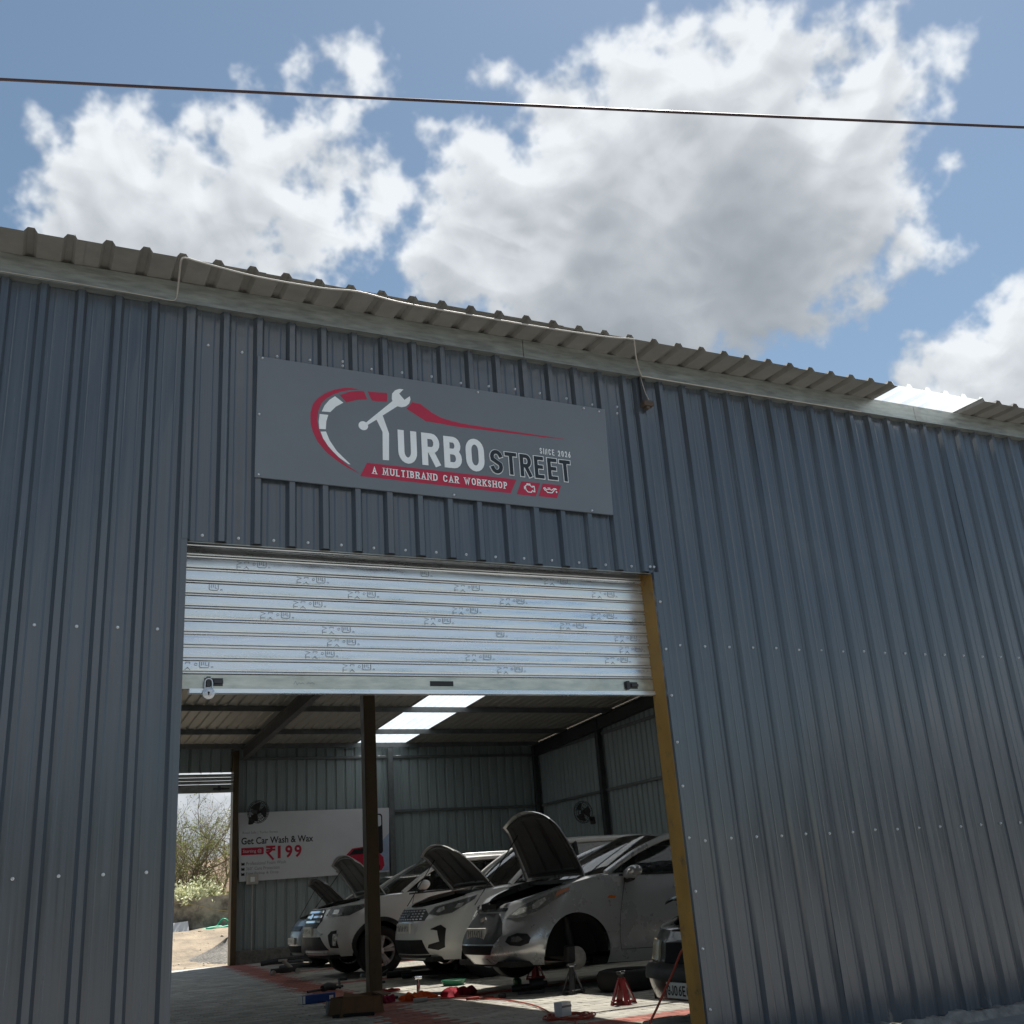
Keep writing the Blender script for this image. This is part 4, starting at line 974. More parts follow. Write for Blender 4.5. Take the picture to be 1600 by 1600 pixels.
        part('quarter_panel', win(S['xq'], T0[0]-.02), M['glass'] if S.get('qglass') else pa, 60, fix=False)
        for xb in (B1x, S['xq']-.01):
            m = MB(); m.tube([P3(xb, zbelt(xb)-.02, .006), P3(xb+.02, (zbelt(xb)+zr)/2, .006), P3(xb+.03, roofz(xb, 1)-.02, .006)], .036, 8); part('pillar', m, M['black_plastic'], 60)
        # mirror
        mx, mz = S['xm'], S['zm']; yy = sg_*(W+.075)
        mr = MB(); Mt = Matrix.Translation((mx, yy, mz)) @ Matrix.Rotation(radians(8*sg_), 4, 'Z')
        mr.lathe([(0,-.125),(.05,-.122),(.075,-.10),(.086,-.05),(.088,.02),(.084,.08),(.065,.115),(.04,.124),(0,.126)], (0,0,0), 'y', 20, Mt @ Matrix.Rotation(radians(12*sg_), 4, 'X') @ Matrix.Scale(.70, 4, (0,0,1)))
        mo = part('mirror', mr, pa, 50)
        m = MB(); m.tube([(mx-.02, sg_*(W-.08), mz-.075), (mx-.01, sg_*(W-.01), mz-.07), (mx, yy, mz-.055)], [.035,.03,.03], 8); part('mirror_arm', m, M['black_plastic'], 50, mo)
    # interior
    m = MB(); zd = zbelt(xw)-.05
    m.cbox(xw+.28, xw+.70, -by+.06, by-.06, zd-.35, zd+.02, .03); part('dashboard', m, M['upholstery'])
    for k, (xs_, n_) in enumerate(((S['xb']-.15, 2), (S['xb']+.85, 3))):
        for sg_ in ((-1, 1) if n_ == 2 else (-1, 0, 1)):
            m = MB(); yc = sg_*.37; m.cbox(xs_-.42, xs_+.1, yc-.23, yc+.23, zd-.55, zd-.38, .05); Mt = Matrix.Translation((xs_+.08, yc, zd-.42)) @ Matrix.Rotation(radians(14), 4, 'Y')
            m.cbox(-.06,.06,-.22,.22,0,.58,.04,Mt); m.cbox(-.04,.05,-.12,.12,.60,.78,.03,Mt); part('seat', m, M['upholstery'], 40)
    # doors: shut lines, handles, crease
    def strip(n, pts, wd, mat, off=.0012, par=None):
        mb = MB()
        for (x0, z0, x1, z1) in pts:
            q0, q1 = sh.qx(x0), sh.qx(x1)
            if abs(x1-x0) < .08: poly = [(q0-wd,z0),(q0+wd,z0),(q1+wd,z1),(q1-wd,z1)]
            else: poly = [(q0,z0-wd),(q1,z1-wd),(q1,z1+wd),(q0,z0+wd)]
            sh.patch(mb, poly, off, .06, True)
        return part(n, mb, mat)
    x1_, x2_, x3_ = S['xd'], S['xb'], S.get('xe', wb-.28)
    zs = S['zbot'][1][1]+.10
    strip('door_seams', [(x1_, zs, x1_+.02, sh.zt(x1_)-.01), (x2_, zs, x2_, sh.zt(x2_)-.01), (x1_, zs, x3_, zs), (x3_+.0, zs+.15, x3_+.03, sh.zt(x3_)-.01)], .0035, M['well'])
    strip('waist_trim', [(A0[0], sh.zt(A0[0])-.006, x3_+.2, sh.zt(x3_+.2)-.006)], .010, M['black_plastic'], .004)
    for xh_ in (x2_-.2, x3_-.12):
        for sg_ in (1, -1):
            m = MB(); p = sh.at(sh.qx(xh_), sh.zt(xh_)-.13, .02); m.cbox(xh_-.10, xh_+.06, p.y*sg_-.014, p.y*sg_+.014, p.z-.016, p.z+.016, .008)
            part('door_handle', m, S.get('handle', pa), 40)
    # front: lamps, grille, plate, fog lamps
    for k, F in enumerate(S['front']):
        nm_, mat_, poly, off, mir = F
        m = MB(); sh.patch(m, sh.conv(poly), off, .04); part(nm_, m, mat_, 30)
        if mir: m2 = MB(); m2.add([(p[0], -p[1], p[2]) for p in m.v], [tuple(reversed(f)) for f in m.f]); part(nm_, m2, mat_, 30)
    px = S.get('plate')
    if px:
        yc, zc_, pw, ph, txt = px; p = sh.at(sh.qy(yc), zc_, .012); xp = p.x
        m = MB(); m.cbox(xp-.012, xp+.02, -yc-pw/2, -yc+pw/2, zc_-ph/2, zc_+ph/2, .004); pl_ = part('number_plate', m, M['plate'])
        m = MB()
        fn = lambda a, b, d: (xp-.0135-d, -a, b)
        ww = pw*.9
        if txt: write(m, txt, yc-ww/2, zc_-ph*.32, ww, ph*.64, ph*.052, fn, .3, {'J': .8, '1': .5, 'I': .4})
        else:                                               # too blurred to read: worn marks only
            rr_ = random.Random(int(loc[1]*10))
            for k in range(7):
                a = yc-ww/2+ww*(k+.5)/7; b = zc_; ribbon(m, [(a-.013, b+rr_.uniform(-.03,.03)), (a+rr_.uniform(-.01,.01), b+.03), (a+.012, b-.03)], .006, fn)
        part('plate_lettering', m, M['plate_ink'], None, pl_, False)['kind'] = 'stuff'
    for (x, y, skip) in ((0, -1, S.get('nowheel')), (0, 1, False), (wb, -1, False), (wb, 1, False)):
        if skip: continue
        wheel(root, x, y*(W-.11), zw, R, S.get('tw', .20), S.get('spokes', 5), S.get('two', True))
    return root, sh, part

SILVER = paint('silver_metallic_paint', (.50,.52,.535), .45, .28); WHITE = paint('white_paint', (.84,.84,.82), 0, .3); PEARL = paint('pearl_white_paint', (.86,.86,.84), 0, .3)
GREYC = paint('grey_paint', (.26,.27,.27), .4, .4); BLACKC = paint('black_car_paint', (.007,.008,.009), 0, .3)
LINER = pm('bonnet_liner', (.062,.062,.062), .7, .2, .3, 14, coords='obj'); LINW = pm('bonnet_inner_skin', (.15,.15,.145), .6, 0, .3, 14, coords='obj')

# silver hatchback, front wheel off
hb = dict(W=.855, fo=.82, wb=2.525, ro=.58, R=.30, RA=.372, zw=.30, H=1.50, paint=SILVER, hood=79, xh=-.56, a=.62, m=2.5,
  nose=[(0,.10),(.25,.0),(.5,.015),(.75,.10),(1,.22)], zbot=[(-.82,.20),(-.3,.19),(.4,.17),(2.2,.17),(3.1,.24)],
  ztop=[(-.82,.66),(-.6,.76),(-.3,.875),(.1,.985),(.45,1.03),(1.2,1.015),(2.4,1.05),(3.1,1.08)], xc=.22, xw=.26, xwt=1.18, xrr=2.75, xb=1.52, xq=2.42, xd=.50, xm=.66, zm=1.045, liner=LINER, nowheel=True, spokes=5,
  plate=(0.,.50,.46,.115,''),
  front=[('grille', M['black_plastic'], [('y',-.42,.40),('y',.42,.40),('y',.50,.50),('y',.44,.60),('y',.30,.70),('y',-.30,.70),('y',-.44,.60),('y',-.50,.50)], .004, False),
         ('lower_intake', M['well'], [('y',-.36,.30),('y',.36,.30),('y',.42,.385),('y',-.42,.385)], .005, False),
         ('bonnet_grille', M['lampdark'], [('y',-.40,.715),('y',.40,.715),('y',.42,.745),('y',-.42,.745)], .006, False),
         ('emblem', M['chrome'], [('y',-.07,.635),('y',-.03,.61),('y',.03,.61),('y',.07,.635),('y',.03,.66),('y',-.03,.66)], .012, False),
         ('headlamp', M['lampgrey'], [('y',.47,.655),('y',.62,.645),('x',-.50,.70),('x',-.36,.80),('x',-.21,.885),('x',-.23,.925),('x',-.38,.885),('y',.60,.76)], .005, True),
         ('lamp_bowl', M['reflector'], [('x',-.55,.72),('x',-.50,.735),('x',-.45,.80),('x',-.47,.83),('x',-.53,.80),('x',-.57,.76)], .009, True),
         ('lamp_bowl', M['reflector'], [('y',.52,.672),('y',.59,.668),('x',-.60,.70),('x',-.61,.745),('y',.59,.735)], .009, True),
         ('indicator', M['amber'], [('x',-.36,.83),('x',-.22,.90),('x',-.24,.92),('x',-.36,.88)], .008, True),
         ('lamp_lens', M['lens'], [('y',.465,.648),('y',.62,.638),('x',-.49,.695),('x',-.35,.795),('x',-.20,.885),('x',-.22,.932),('x',-.38,.892),('y',.60,.768)], .016, True),
         ('fog_recess', M['black_plastic'], ell(0,0,1,1,3) and [('y',.56,.42),('y',.62,.385),('y',.70,.375),('y',.755,.40),('y',.765,.45),('y',.74,.49),('y',.66,.50),('y',.58,.47)], .003, True),
         ('fog_lamp', M['lens'], [('y',.62,.42),('y',.68,.41),('y',.715,.44),('y',.68,.47),('y',.62,.46)], .009, True),
         ('side_indicator', M['amber'], [('x',.32,.80),('x',.42,.795),('x',.42,.815),('x',.34,.825)], .010, True)])
car1, sh1, part1 = make_car('silver_hatchback', 'silver hatchback with its bonnet up and front wheel missing', hb, (5.50,5.42,.0), 0., 1.6)
car1.location.z = .07
m = MB(); yb = -.855+.09
m.lathe([(0,-.05),(.06,-.05),(.062,-.02),(.112,-.016),(.112,.0),(.06,.004),(.06,.06),(0,.06)], (0,yb,.235), 'y', 28); part1('brake_hub', m, M['cast'], 35)
m = MB(); m.cbox(-.12,-.03,yb-.06,yb+.05,.19,.36,.015); m.tube([(0,yb+.08,.23),(.06,yb+.25,.22),(.1,0,.24)], .03, 8); m.tube([(.0,yb+.08,.28),(.01,yb+.18,.62)], .035, 10); m.tube([(.12,yb+.05,.2),(.35,yb+.3,.2)], .02, 6); part1('suspension', m, M['engine'], 40)

# white people carrier in the middle
mpv = dict(W=.868, fo=.85, wb=2.74, ro=.80, R=.315, RA=.375, zw=.31, H=1.69, paint=PEARL, hood=57, xh=-.62, a=.55, m=2.8,
  nose=[(0,.06),(.25,.0),(.55,.0),(.8,.05),(1,.14)], zbot=[(-.85,.26),(-.3,.24),(.4,.19),(2.2,.19),(3.3,.27)],
  ztop=[(-.85,.83),(-.6,.90),(-.25,.985),(.15,1.05),(.5,1.08),(1.4,1.08),(2.6,1.10),(3.4,1.12)], xc=.20, xw=.22, xwt=1.05, xrr=3.2, xb=1.45, xq=2.45, qglass=True, xd=.48, xm=.66, zm=1.14, liner=LINW, spokes=8, two=False,
  plate=(0.,.64,.48,.13,''),
  front=[('grille', M['black_plastic'], [('y',-.52,.725),('y',.52,.725),('y',.56,.80),('y',.44,.865),('y',-.44,.865),('y',-.56,.80)], .006, False),
         ('lower_intake', M['well'], [('y',-.60,.33),('y',.60,.33),('y',.52,.50),('y',-.52,.50)], .005, False),
         ('chin_trim', M['lampdark'], [('y',-.60,.285),('y',.60,.285),('y',.62,.318),('y',-.62,.318)], .010, False),
         ('headlamp', M['lampdark'], [('y',.555,.80),('y',.70,.775),('x',-.52,.80),('x',-.26,.945),('x',-.24,.99),('x',-.45,.945),('y',.62,.875)], .006, True),
         ('projector', M['reflector'], [('y',.66,.82),('y',.70,.81),('x',-.62,.84),('x',-.64,.88),('y',.68,.86)], .010, True),
         ('projector', M['reflector'], [('x',-.50,.85),('x',-.42,.86),('x',-.40,.91),('x',-.48,.90)], .010, True),
         ('lamp_lens', M['lens'], [('y',.55,.795),('y',.70,.77),('x',-.52,.795),('x',-.25,.942),('x',-.23,.995),('x',-.45,.95),('y',.62,.88)], .016, True),
         ('fog_recess', M['black_plastic'], [('y',.60,.40),('y',.72,.37),('x',-.58,.40),('x',-.56,.62),('x',-.62,.665),('y',.72,.655),('y',.64,.62),('y',.72,.60),('y',.74,.47),('y',.62,.44)], .004, True)])
for r_ in range(4):
    for c_ in range(10):
        if c_ in (4, 5) and r_ in (1, 2): continue
        y_ = -.44+.0978*c_; z_ = .742+.032*r_
        mpv['front'].append(('grille_stud', M['alloy'], [('y',y_-.026,z_-.004),('y',y_+.018,z_-.006),('y',y_+.026,z_+.006),('y',y_-.018,z_+.008)], .014, False))
mpv['front'].append(('emblem', M['chrome'], [('y',-.055,.80),('y',-.02,.765),('y',.045,.765),('y',.055,.795),('y',.02,.835),('y',-.045,.835)], .016, False))
car2, sh2, part2 = make_car('white_people_carrier', 'white people carrier with a studded chrome grille and open bonnet, between two other cars', mpv, (5.84,8.47,.0), 0.)

# white sport utility
suv = dict(W=.89, fo=.84, wb=2.59, ro=.83, R=.338, RA=.405, zw=.335, H=1.62, paint=WHITE, hood=60, xh=-.62, a=.52, m=2.9, clad=True, rails=True,
  nose=[(0,.08),(.25,.0),(.55,.0),(.8,.05),(1,.13)], zbot=[(-.84,.30),(-.3,.30),(.4,.25),(2.2,.25),(3.3,.34)],
  ztop=[(-.84,.92),(-.6,.97),(-.25,1.03),(.1,1.07),(.45,1.09),(1.4,1.10),(2.6,1.16),(3.3,1.2)], xc=.16, xw=.22, xwt=1.05, xrr=2.95, xb=1.42, xq=2.35, xd=.46, xm=.66, zm=1.19, liner=LINW, spokes=5, two=True, tw=.215,
  plate=(0.,.66,.46,.12,''),
  front=[('grille', M['black_plastic'], [('y',-.36,.70),('y',.36,.70),('y',.47,.80),('y',.44,.95),('y',-.44,.95),('y',-.47,.80)], .006, False),
         ('grille_bar', M['chrome'], [('y',-.44,.900),('y',.44,.900),('y',.43,.930),('y',-.43,.930)], .016, False),
         ('grille_bar', M['chrome'], [('y',-.45,.835),('y',.45,.835),('y',.44,.865),('y',-.44,.865)], .016, False),
         ('grille_bar', M['chrome'], [('y',-.43,.770),('y',.43,.770),('y',.44,.800),('y',-.44,.800)], .016, False),
         ('emblem', M['chrome'], [('y',-.08,.85),('y',-.04,.82),('y',.04,.82),('y',.08,.85),('y',.04,.885),('y',-.04,.885)], .024, False),
         ('lower_intake', M['black_plastic'], [('y',-.64,.40),('y',.64,.40),('y',.50,.58),('y',-.50,.58)], .006, False),
         ('skid_plate', M['alloy'], [('y',-.58,.335),('y',.58,.335),('y',.60,.375),('y',-.60,.375)], .014, False),
         ('bumper_cladding', M['black_plastic'], [('y',-.70,.305),('y',.70,.305),('y',.74,.33),('y',-.74,.33)], .008, False),
         ('bumper_brow', M['alloy'], [('y',-.50,.600),('y',-.30,.685),('y',-.34,.695),('y',-.56,.62)], .012, True),
         ('headlamp', M['lampdark'], [('y',.535,.86),('y',.66,.845),('x',-.50,.85),('x',-.33,.925),('x',-.26,.99),('x',-.45,.98),('y',.58,.965)], .006, True),
         ('projector', M['reflector'], [('y',.66,.875),('y',.74,.87),('y',.74,.93),('y',.66,.935)], .010, True),
         ('lamp_lens', M['lens'], [('y',.53,.855),('y',.66,.84),('x',-.50,.845),('x',-.32,.922),('x',-.25,.995),('x',-.45,.985),('y',.58,.97)], .016, True),
         ('fog_recess', M['black_plastic'], [('y',.68,.43),('y',.78,.42),('x',-.63,.66),('y',.70,.65),('y',.655,.60)], .004, True),
         ('fog_lamp', M['reflector'], [('y',.715,.46),('y',.755,.455),('y',.79,.615),('y',.73,.61)], .009, True)])
car3, sh3, part3 = make_car('white_sport_utility', 'white sport utility car with three chrome grille bars and roof rails, bonnet open', suv, (5.19,10.90,.0), 0.)

# small grey car by the back wall
sm = dict(W=.79, fo=.72, wb=2.36, ro=.55, R=.28, RA=.335, zw=.275, H=1.47, paint=GREYC, hood=58, xh=-.52, a=.5, m=2.6,
  nose=[(0,.06),(.25,.0),(.55,.01),(.8,.06),(1,.16)], zbot=[(-.72,.22),(-.3,.21),(.4,.18),(2.2,.18),(2.9,.25)],
  ztop=[(-.72,.74),(-.5,.82),(-.2,.90),(.1,.96),(.4,.99),(1.2,1.0),(2.4,1.03),(2.9,1.05)], xc=.18, xw=.2, xwt=.98, xrr=2.45, xb=1.3, xq=2.15, xd=.42, xm=.58, zm=1.02, liner=LINER, spokes=6, two=False,
  plate=(0.,.46,.44,.11,''),
  front=[('grille', M['black_plastic'], [('y',-.34,.62),('y',.34,.62),('y',.36,.70),('y',-.36,.70)], .006, False),
         ('lower_intake', M['well'], [('y',-.40,.27),('y',.40,.27),('y',.44,.38),('y',-.44,.38)], .005, False),
         ('headlamp', M['reflector'], [('y',.42,.63),('y',.58,.625),('x',-.44,.68),('x',-.30,.78),('x',-.32,.82),('y',.56,.735)], .006, True),
         ('lamp_lens', M['lens'], [('y',.41,.62),('y',.58,.615),('x',-.43,.675),('x',-.29,.78),('x',-.31,.83),('y',.56,.745)], .016, True)])
car4, sh4, part4 = make_car('grey_small_car', 'small grey car with its bonnet up, farthest of the cars, beside the wash banner', sm, (5.70,14.45,.0), 0.)

# old black saloon tucked behind the front wall
bk = dict(W=.81, fo=.80, wb=2.40, ro=.75, R=.27, RA=.33, zw=.26, H=1.34, paint=BLACKC, hood=14, a=.36, m=3.6,
  nose=[(0,.02),(.2,.0),(.42,.0),(.55,.06),(.8,.08),(1,.12)], zbot=[(-.80,.16),(-.3,.16),(.4,.14),(2.2,.14),(3.0,.2)],
  ztop=[(-.80,.60),(-.5,.66),(-.2,.72),(.1,.78),(.4,.82),(1.2,.85),(2.4,.88),(3.0,.88)], xc=.2, xw=.24, xwt=.98, xrr=2.2, xb=1.25, xq=2.0, xd=.42, xm=.6, zm=.92, tl=.3, liner=LINER, spokes=6, two=False,
  plate=(-.085,.23,.32,.105,'GJ06EQ'),
  front=[('grille', M['well'], [('y',-.36,.40),('y',.36,.40),('y',.36,.54),('y',-.36,.54)], .006, False),
         ('bumper', M['black_plastic'], [('y',-.74,.30),('y',.74,.30),('y',.75,.385),('y',-.75,.385)], .022, False),
         ('headlamp', M['reflector'], [('y',.47,.415),('y',.66,.415),('x',-.62,.42),('x',-.62,.55),('y',.66,.555),('y',.47,.545)], .010, True),
         ('lamp_lens', pm('yellowed_lens', (.72,.64,.42), .25, 0, .15, coords='obj', alpha=.6), [('y',.46,.41),('y',.66,.41),('x',-.61,.415),('x',-.61,.555),('y',.66,.56),('y',.46,.55)], .018, True)])
car5, sh5, part5 = make_car('black_saloon', 'old black saloon with yellowed headlamp peeking past the ochre door jamb', bk, (5.32,1.15,.0), 0.)
# ------------------------------------------------------------------ wash banner on the back wall
bn = thing('wash_banner', 'white banner with black and red print for car wash on the back wall', 'banner', (6.5,18.4,1.64))
BY = 18.395
bc = [(4.816,1.636),(8.18,1.657),(8.226,3.065),(4.763,3.068)]
M['banner'] = pm('banner_white', (.68,.70,.74), .5, 0, .05, 1.5); M['ban_red'] = pm('banner_red', (.50,.012,.05), .5, 0, .05); M['ban_blk'] = pm('banner_black', (.012,.012,.016), .5, 0, .05); M['ban_grey'] = pm('banner_grey', (.24,.25,.28), .5, 0, .05); M['ban_blue'] = pm('banner_pale_blue', (.38,.48,.66), .5, 0, .1)
m = MB(); m.slab(bc, lambda a, b, d: (a, 18.425-d, b), .03); mk('panel', m, M['banner'], bn)
def bf(l): return lambda a, b, d=0.: (a, BY-.0015*l-d, b)
def btext(s, x, z, w, h, mat, l=1, off=0., nm='lettering'):
    m = MB(); text(m, s, x, z, w, h, bf(l), off); o = mk(nm, m, mat, bn, fixn=False); o['kind'] = 'stuff'; return o
btext('Road Safe | Turbo Street', 4.867, 2.60, .77, .065, M['ban_grey'])
btext('Get Car Wash & Wax', 4.843, 2.395, 1.585, .145, M['ban_blk'], 1, .018)
m = MB(); m.poly([(4.845,2.175),(5.316,2.175),(5.33,2.20),(5.33,2.30),(5.316,2.325),(4.845,2.325)], bf(1)); mk('price_tag', m, M['ban_red'], bn)
btext('Starting @', 4.88, 2.205, .40, .085, M['banner'], 2)
m = MB()
for st in ([(5.40,2.325),(5.56,2.325)], [(5.40,2.262),(5.56,2.262)], [(5.41,2.325),(5.47,2.318),(5.50,2.29),(5.49,2.245),(5.45,2.215),(5.405,2.21),(5.53,2.07)]): ribbon(m, st, .022, bf(1))
mk('rupee_sign', m, M['ban_red'], bn, fixn=False)
for k, (ch, x, w) in enumerate((('1',5.635,.065),('9',5.80,.16),('9',6.005,.16))): btext(ch, x, 2.075, w, .265, M['ban_red'], 1, .03, 'digit')
for z, s, w in ((1.965,'Professional Foam Wash',.86),(1.86,'360° Care Protection',.72),(1.755,'Free Pickup & Drop',.70)):
    btext(s, 4.955, z, w, .07, M['ban_grey'])
    m = MB(); m.poly([(4.85,z),(4.92,z),(4.92,z+.06),(4.885,z+.045),(4.85,z+.06)], bf(1)); mk('bullet_icon', m, M['ban_blk'], bn)
def rrect(x0, x1, z0, z1, r): return arc(x1-r,z1-r,r,r,90,0,4)+arc(x1-r,z0+r,r,r,0,-90,4)+arc(x0+r,z0+r,r,r,270,180,4)+arc(x0+r,z1-r,r,r,180,90,4)
m = MB(); m.poly([(7.95,1.68),(8.17,1.69),(8.2,2.5),(8.0,2.3)], bf(1)); mk('print_shape', m, M['ban_blue'], bn)
m = MB(); m.poly(rrect(7.575,8.05,2.06,2.94,.07), bf(2)); mk('phone_picture', m, M['ban_blk'], bn)
m = MB(); m.poly(rrect(7.605,8.02,2.66,2.91,.05), bf(3)); mk('phone_screen', m, M['banner'], bn)
for z, w in ((2.56,.24),(2.50,.16)): m = MB(); m.poly([(7.63,z),(7.63+w,z),(7.63+w,z+.035),(7.63,z+.035)], bf(3)); mk('print_bar', m, M['banner'], bn)
m = MB(); m.poly([(7.63,2.19),(7.80,2.19),(7.80,2.22),(7.63,2.22)], bf(3)); mk('print_bar', m, M['ban_red'], bn)
m = MB(); m.poly([(6.90,1.80),(6.92,1.93),(7.02,2.02),(7.18,2.07),(7.32,2.20),(7.62,2.23),(7.82,2.16),(7.95,2.08),(8.05,1.98),(8.07,1.80),(8.0,1.70),(7.6,1.69),(7.45,1.72),(7.0,1.72)], bf(4)); mk('car_picture', m, M['ban_red'], bn)
for poly in ([(7.24,2.06),(7.36,2.18),(7.60,2.205),(7.72,2.08)], [(6.96,1.88),(7.0,1.94),(7.30,1.95),(7.36,1.86),(7.25,1.79),(7.02,1.79)], [(6.93,1.72),(7.0,1.77),(7.42,1.76),(7.45,1.70),(7.0,1.69)], [(7.78,1.70),(7.80,1.82),(7.90,1.86),(7.97,1.80),(7.96,1.69)]):
    m = MB(); m.poly(poly, bf(5)); mk('print_shape', m, M['ban_blk'], bn)
# wall fans
def fan(name, label, loc, rz, tilt_):
    t = thing(name, label, 'fan', loc, (0, 0, rz), 'black wall fans')
    Mt = Matrix.Rotation(radians(tilt_), 4, 'X')
    def pt(mb, n, sm=40): mb.v = [tuple(Mt @ Vector(p)) for p in mb.v]; return mk(n, mb, M['black_plastic'], t, local=True, smooth=sm)
    m = MB()
    for r, y in ((.235,-.10),(.235,-.02),(.20,-.125),(.13,-.14),(.20,.0),(.06,-.145)): m.tube([(r*cos(2*pi*k/28), y, r*sin(2*pi*k/28)) for k in range(29)], .005, 5, False)
    for k in range(26):
        a = 2*pi*k/26; c, s = cos(a), sin(a); m.tube([(.05*c,-.145,.05*s),(.13*c,-.14,.13*s),(.20*c,-.125,.20*s),(.235*c,-.10,.235*s),(.235*c,-.02,.235*s),(.20*c,0,.20*s),(.06*c,.02,.06*s)], .0028, 4)
    pt(m, 'cage')
    for k in range(3):
        a0 = 2*pi*k/3; m = MB(); m.grid(lambda u, v: ((.03+.165*u)*cos(a0+(v-.5)*(1.0+.4*u)), -.07+.05*(v-.5), (.03+.165*u)*sin(a0+(v-.5)*(1.0+.4*u))), 6, 6); pt(m, 'blade')
    m = MB(); m.lathe([(0,-.10),(.04,-.10),(.045,-.04),(.075,.02),(.075,.11),(.05,.14),(0,.145)], (0,0,0), 'y', 20); pt(m, 'motor')
    m = MB(); m.tube([(0,.10,-.05),(0,.14,-.16),(0,.20,-.22)], .022, 8); m.cbox(-.07,.07,.19,.225,-.30,-.14,.01); pt(m, 'bracket')
    return t
fan('wall_fan', 'black wall fan above the wash banner beside the back doorway', (5.12,18.15,3.06), radians(14), 12)
fan('wall_fan', 'black wall fan on the dark side wall above the silver hatchback', (11.78,15.5,2.58), radians(-70), 8)
sb = thing('switch_box', 'small white electric box with a conduit below the wash banner', 'switch box', (5.07,18.4,1.57))
m = MB(); m.cbox(4.955,5.20,18.30,18.385,1.57,1.775,.012); mk('box', m, M['white_cable'], sb)
m = MB(); m.cbox(5.03,5.12,18.285,18.30,1.62,1.72,.006); mk('switch_plate', m, M['sign_white'], sb)
m = MB(); m.tube([(5.10,18.44,1.57),(5.10,18.44,.3),(5.09,18.39,.26)], .014, 8); mk('conduit', m, M['white_cable'], sb, smooth=50)

# ------------------------------------------------------------------ things lying about on the floor
def blob(m, c, rx, ry, rz, seed, n=14, k=9, rough=.35):
    r_ = random.Random(seed); ph = [r_.uniform(0,6.3) for _ in range(6)]
    def fn(a, b):
        th = 2*pi*a; f = b*pi/2; w = 1+rough*(sin(3*th+ph[0])*.4+sin(5*th+ph[1])*.35*cos(f)+(sin(2*th+6*f+ph[2])*.4+.4*sin(9*th+4*f+ph[3]))*cos(f))
        return (c[0]+rx*cos(th)*cos(f)*w, c[1]+ry*sin(th)*cos(f)*w, c[2]+max(.002, rz*(sin(f)**.6)*(1+cos(f)*(rough*sin(4*th+ph[4])+rough*.9*sin(7*th+9*f+ph[5])))+rz*.3*sin(f)*sin(5*f+ph[1])*cos(f)))
    return m.grid(fn, n*4, k*2)
def rag(label, c, rx, ry, rz, col, seed):
    m = MB(); blob(m, c, rx, ry, rz, seed); return tag(mk('rag', m, pm('rag_cloth', col, .9, 0, .2, 15, bump=.3, bscale=90), smooth=70), label, 'rag')
rag('crumpled orange rag on the floor between post and silver hatchback', (4.14,5.69,0), .17,.11,.06, (.75,.12,.015), 3)
rag('bundled dark red rag on the floor under the white cars', (4.58,5.62,0), .17,.13,.075, (.32,.012,.03), 8)
rag('small magenta rag at the foot of the brown post', (3.83,5.78,0), .08,.09,.06, (.33,.02,.07), 5)
rag('flat dull red cloth lying behind the brown post', (4.28,7.1,0), .15,.08,.03, (.30,.03,.03), 12)
t = thing('blue_carton', 'long flat blue carton with white end on the grey pavers', 'box', (3.35,6.74,.0), (0,0,radians(12)))
m = MB(); m.cbox(-.19,.21,-.05,.05,.0,.085,.004); mk('carton', m, pm('blue_print', (.025,.085,.33), .5, 0, .15, 20, coords='obj'), t, local=True)
m = MB(); m.box(-.197,-.191,-.048,.048,.002,.083); m.box(-.188,-.16,-.0525,-.0505,.004,.081); mk('end_panel', m, M['sign_white'], t, local=True)
m = MB(); m.box(.13,.18,-.0525,-.0505,.02,.06); mk('print_mark', m, M['sign_white'], t, local=True)
t = thing('cardboard_box', 'crushed brown cardboard box at the base of the steel post', 'box', (3.22,4.92,0), (0,0,radians(8)))
CB = pm('cardboard', (.20,.115,.06), .85, 0, .15, 8, coords='obj', bump=.15, bscale=30)
def panel(pts, th=.006):
    m = MB(); a, b, c, d = [Vector(p) for p in pts]; n = (b-a).cross(d-a).normalized()*th
    m.add([a,b,c,d,a+n,b+n,c+n,d+n], [(0,3,2,1),(4,5,6,7),(0,1,5,4),(1,2,6,5),(2,3,7,6),(3,0,4,7)]); return m
mk('panel', panel([(-.20,-.14,0),(.24,-.15,0),(.22,-.12,.14),(-.17,-.13,.16)]), CB, t, local=True)
mk('panel', panel([(-.19,.15,0),(.24,.15,0),(.25,.12,.17),(-.17,.13,.155)]), CB, t, local=True)
mk('panel', panel([(-.205,-.14,0),(-.195,.15,0),(-.175,.13,.155),(-.18,-.13,.16)]), CB, t, local=True)
mk('panel', panel([(.245,-.15,0),(.25,.15,0),(.258,.12,.17),(.228,-.12,.14)]), CB, t, local=True)
mk('flap', panel([(-.17,-.135,.162),(.22,-.125,.142),(.16,-.03,.14),(-.12,-.05,.20)]), CB, t, local=True)
mk('flap', panel([(.262,-.11,.145),(.262,.11,.172),(.36,.10,.17),(.35,-.10,.15)]), CB, t, local=True)
def tool(name, label, cat, paths, mat, group=None):
    m = MB()
    for p, r in paths: m.tube(smoothpath(p, 3) if len(p) > 2 else p, r, 8)
    return tag(mk(name, m, mat, smooth=50), label, cat, group)
tool('wheel_wrench', 'black wheel wrench lying on the pavers beyond the blue carton', 'wrench', [([(3.62,8.16,.02),(3.85,8.30,.025)], .014), ([(3.85,8.30,.025),(3.93,8.34,.05),(4.02,8.38,.03)], .045), ([(3.98,8.36,.02),(4.14,8.42,.03)], .016), ([(4.07,8.30,.02),(4.10,8.44,.09)], .016)], M['steel_dark'])
tool('steel_rod', 'thin steel rod on the floor in front of the blue carton', 'rod', [([(3.22,5.95,.012),(3.52,6.02,.012)], .01)], M['galv'])
tool('rubber_strip', 'black rubber strip lying in front of the cardboard box', 'strip', [([(2.98,4.80,.012),(3.15,4.73,.014),(3.33,4.62,.012)], .016)], M['black_plastic'])
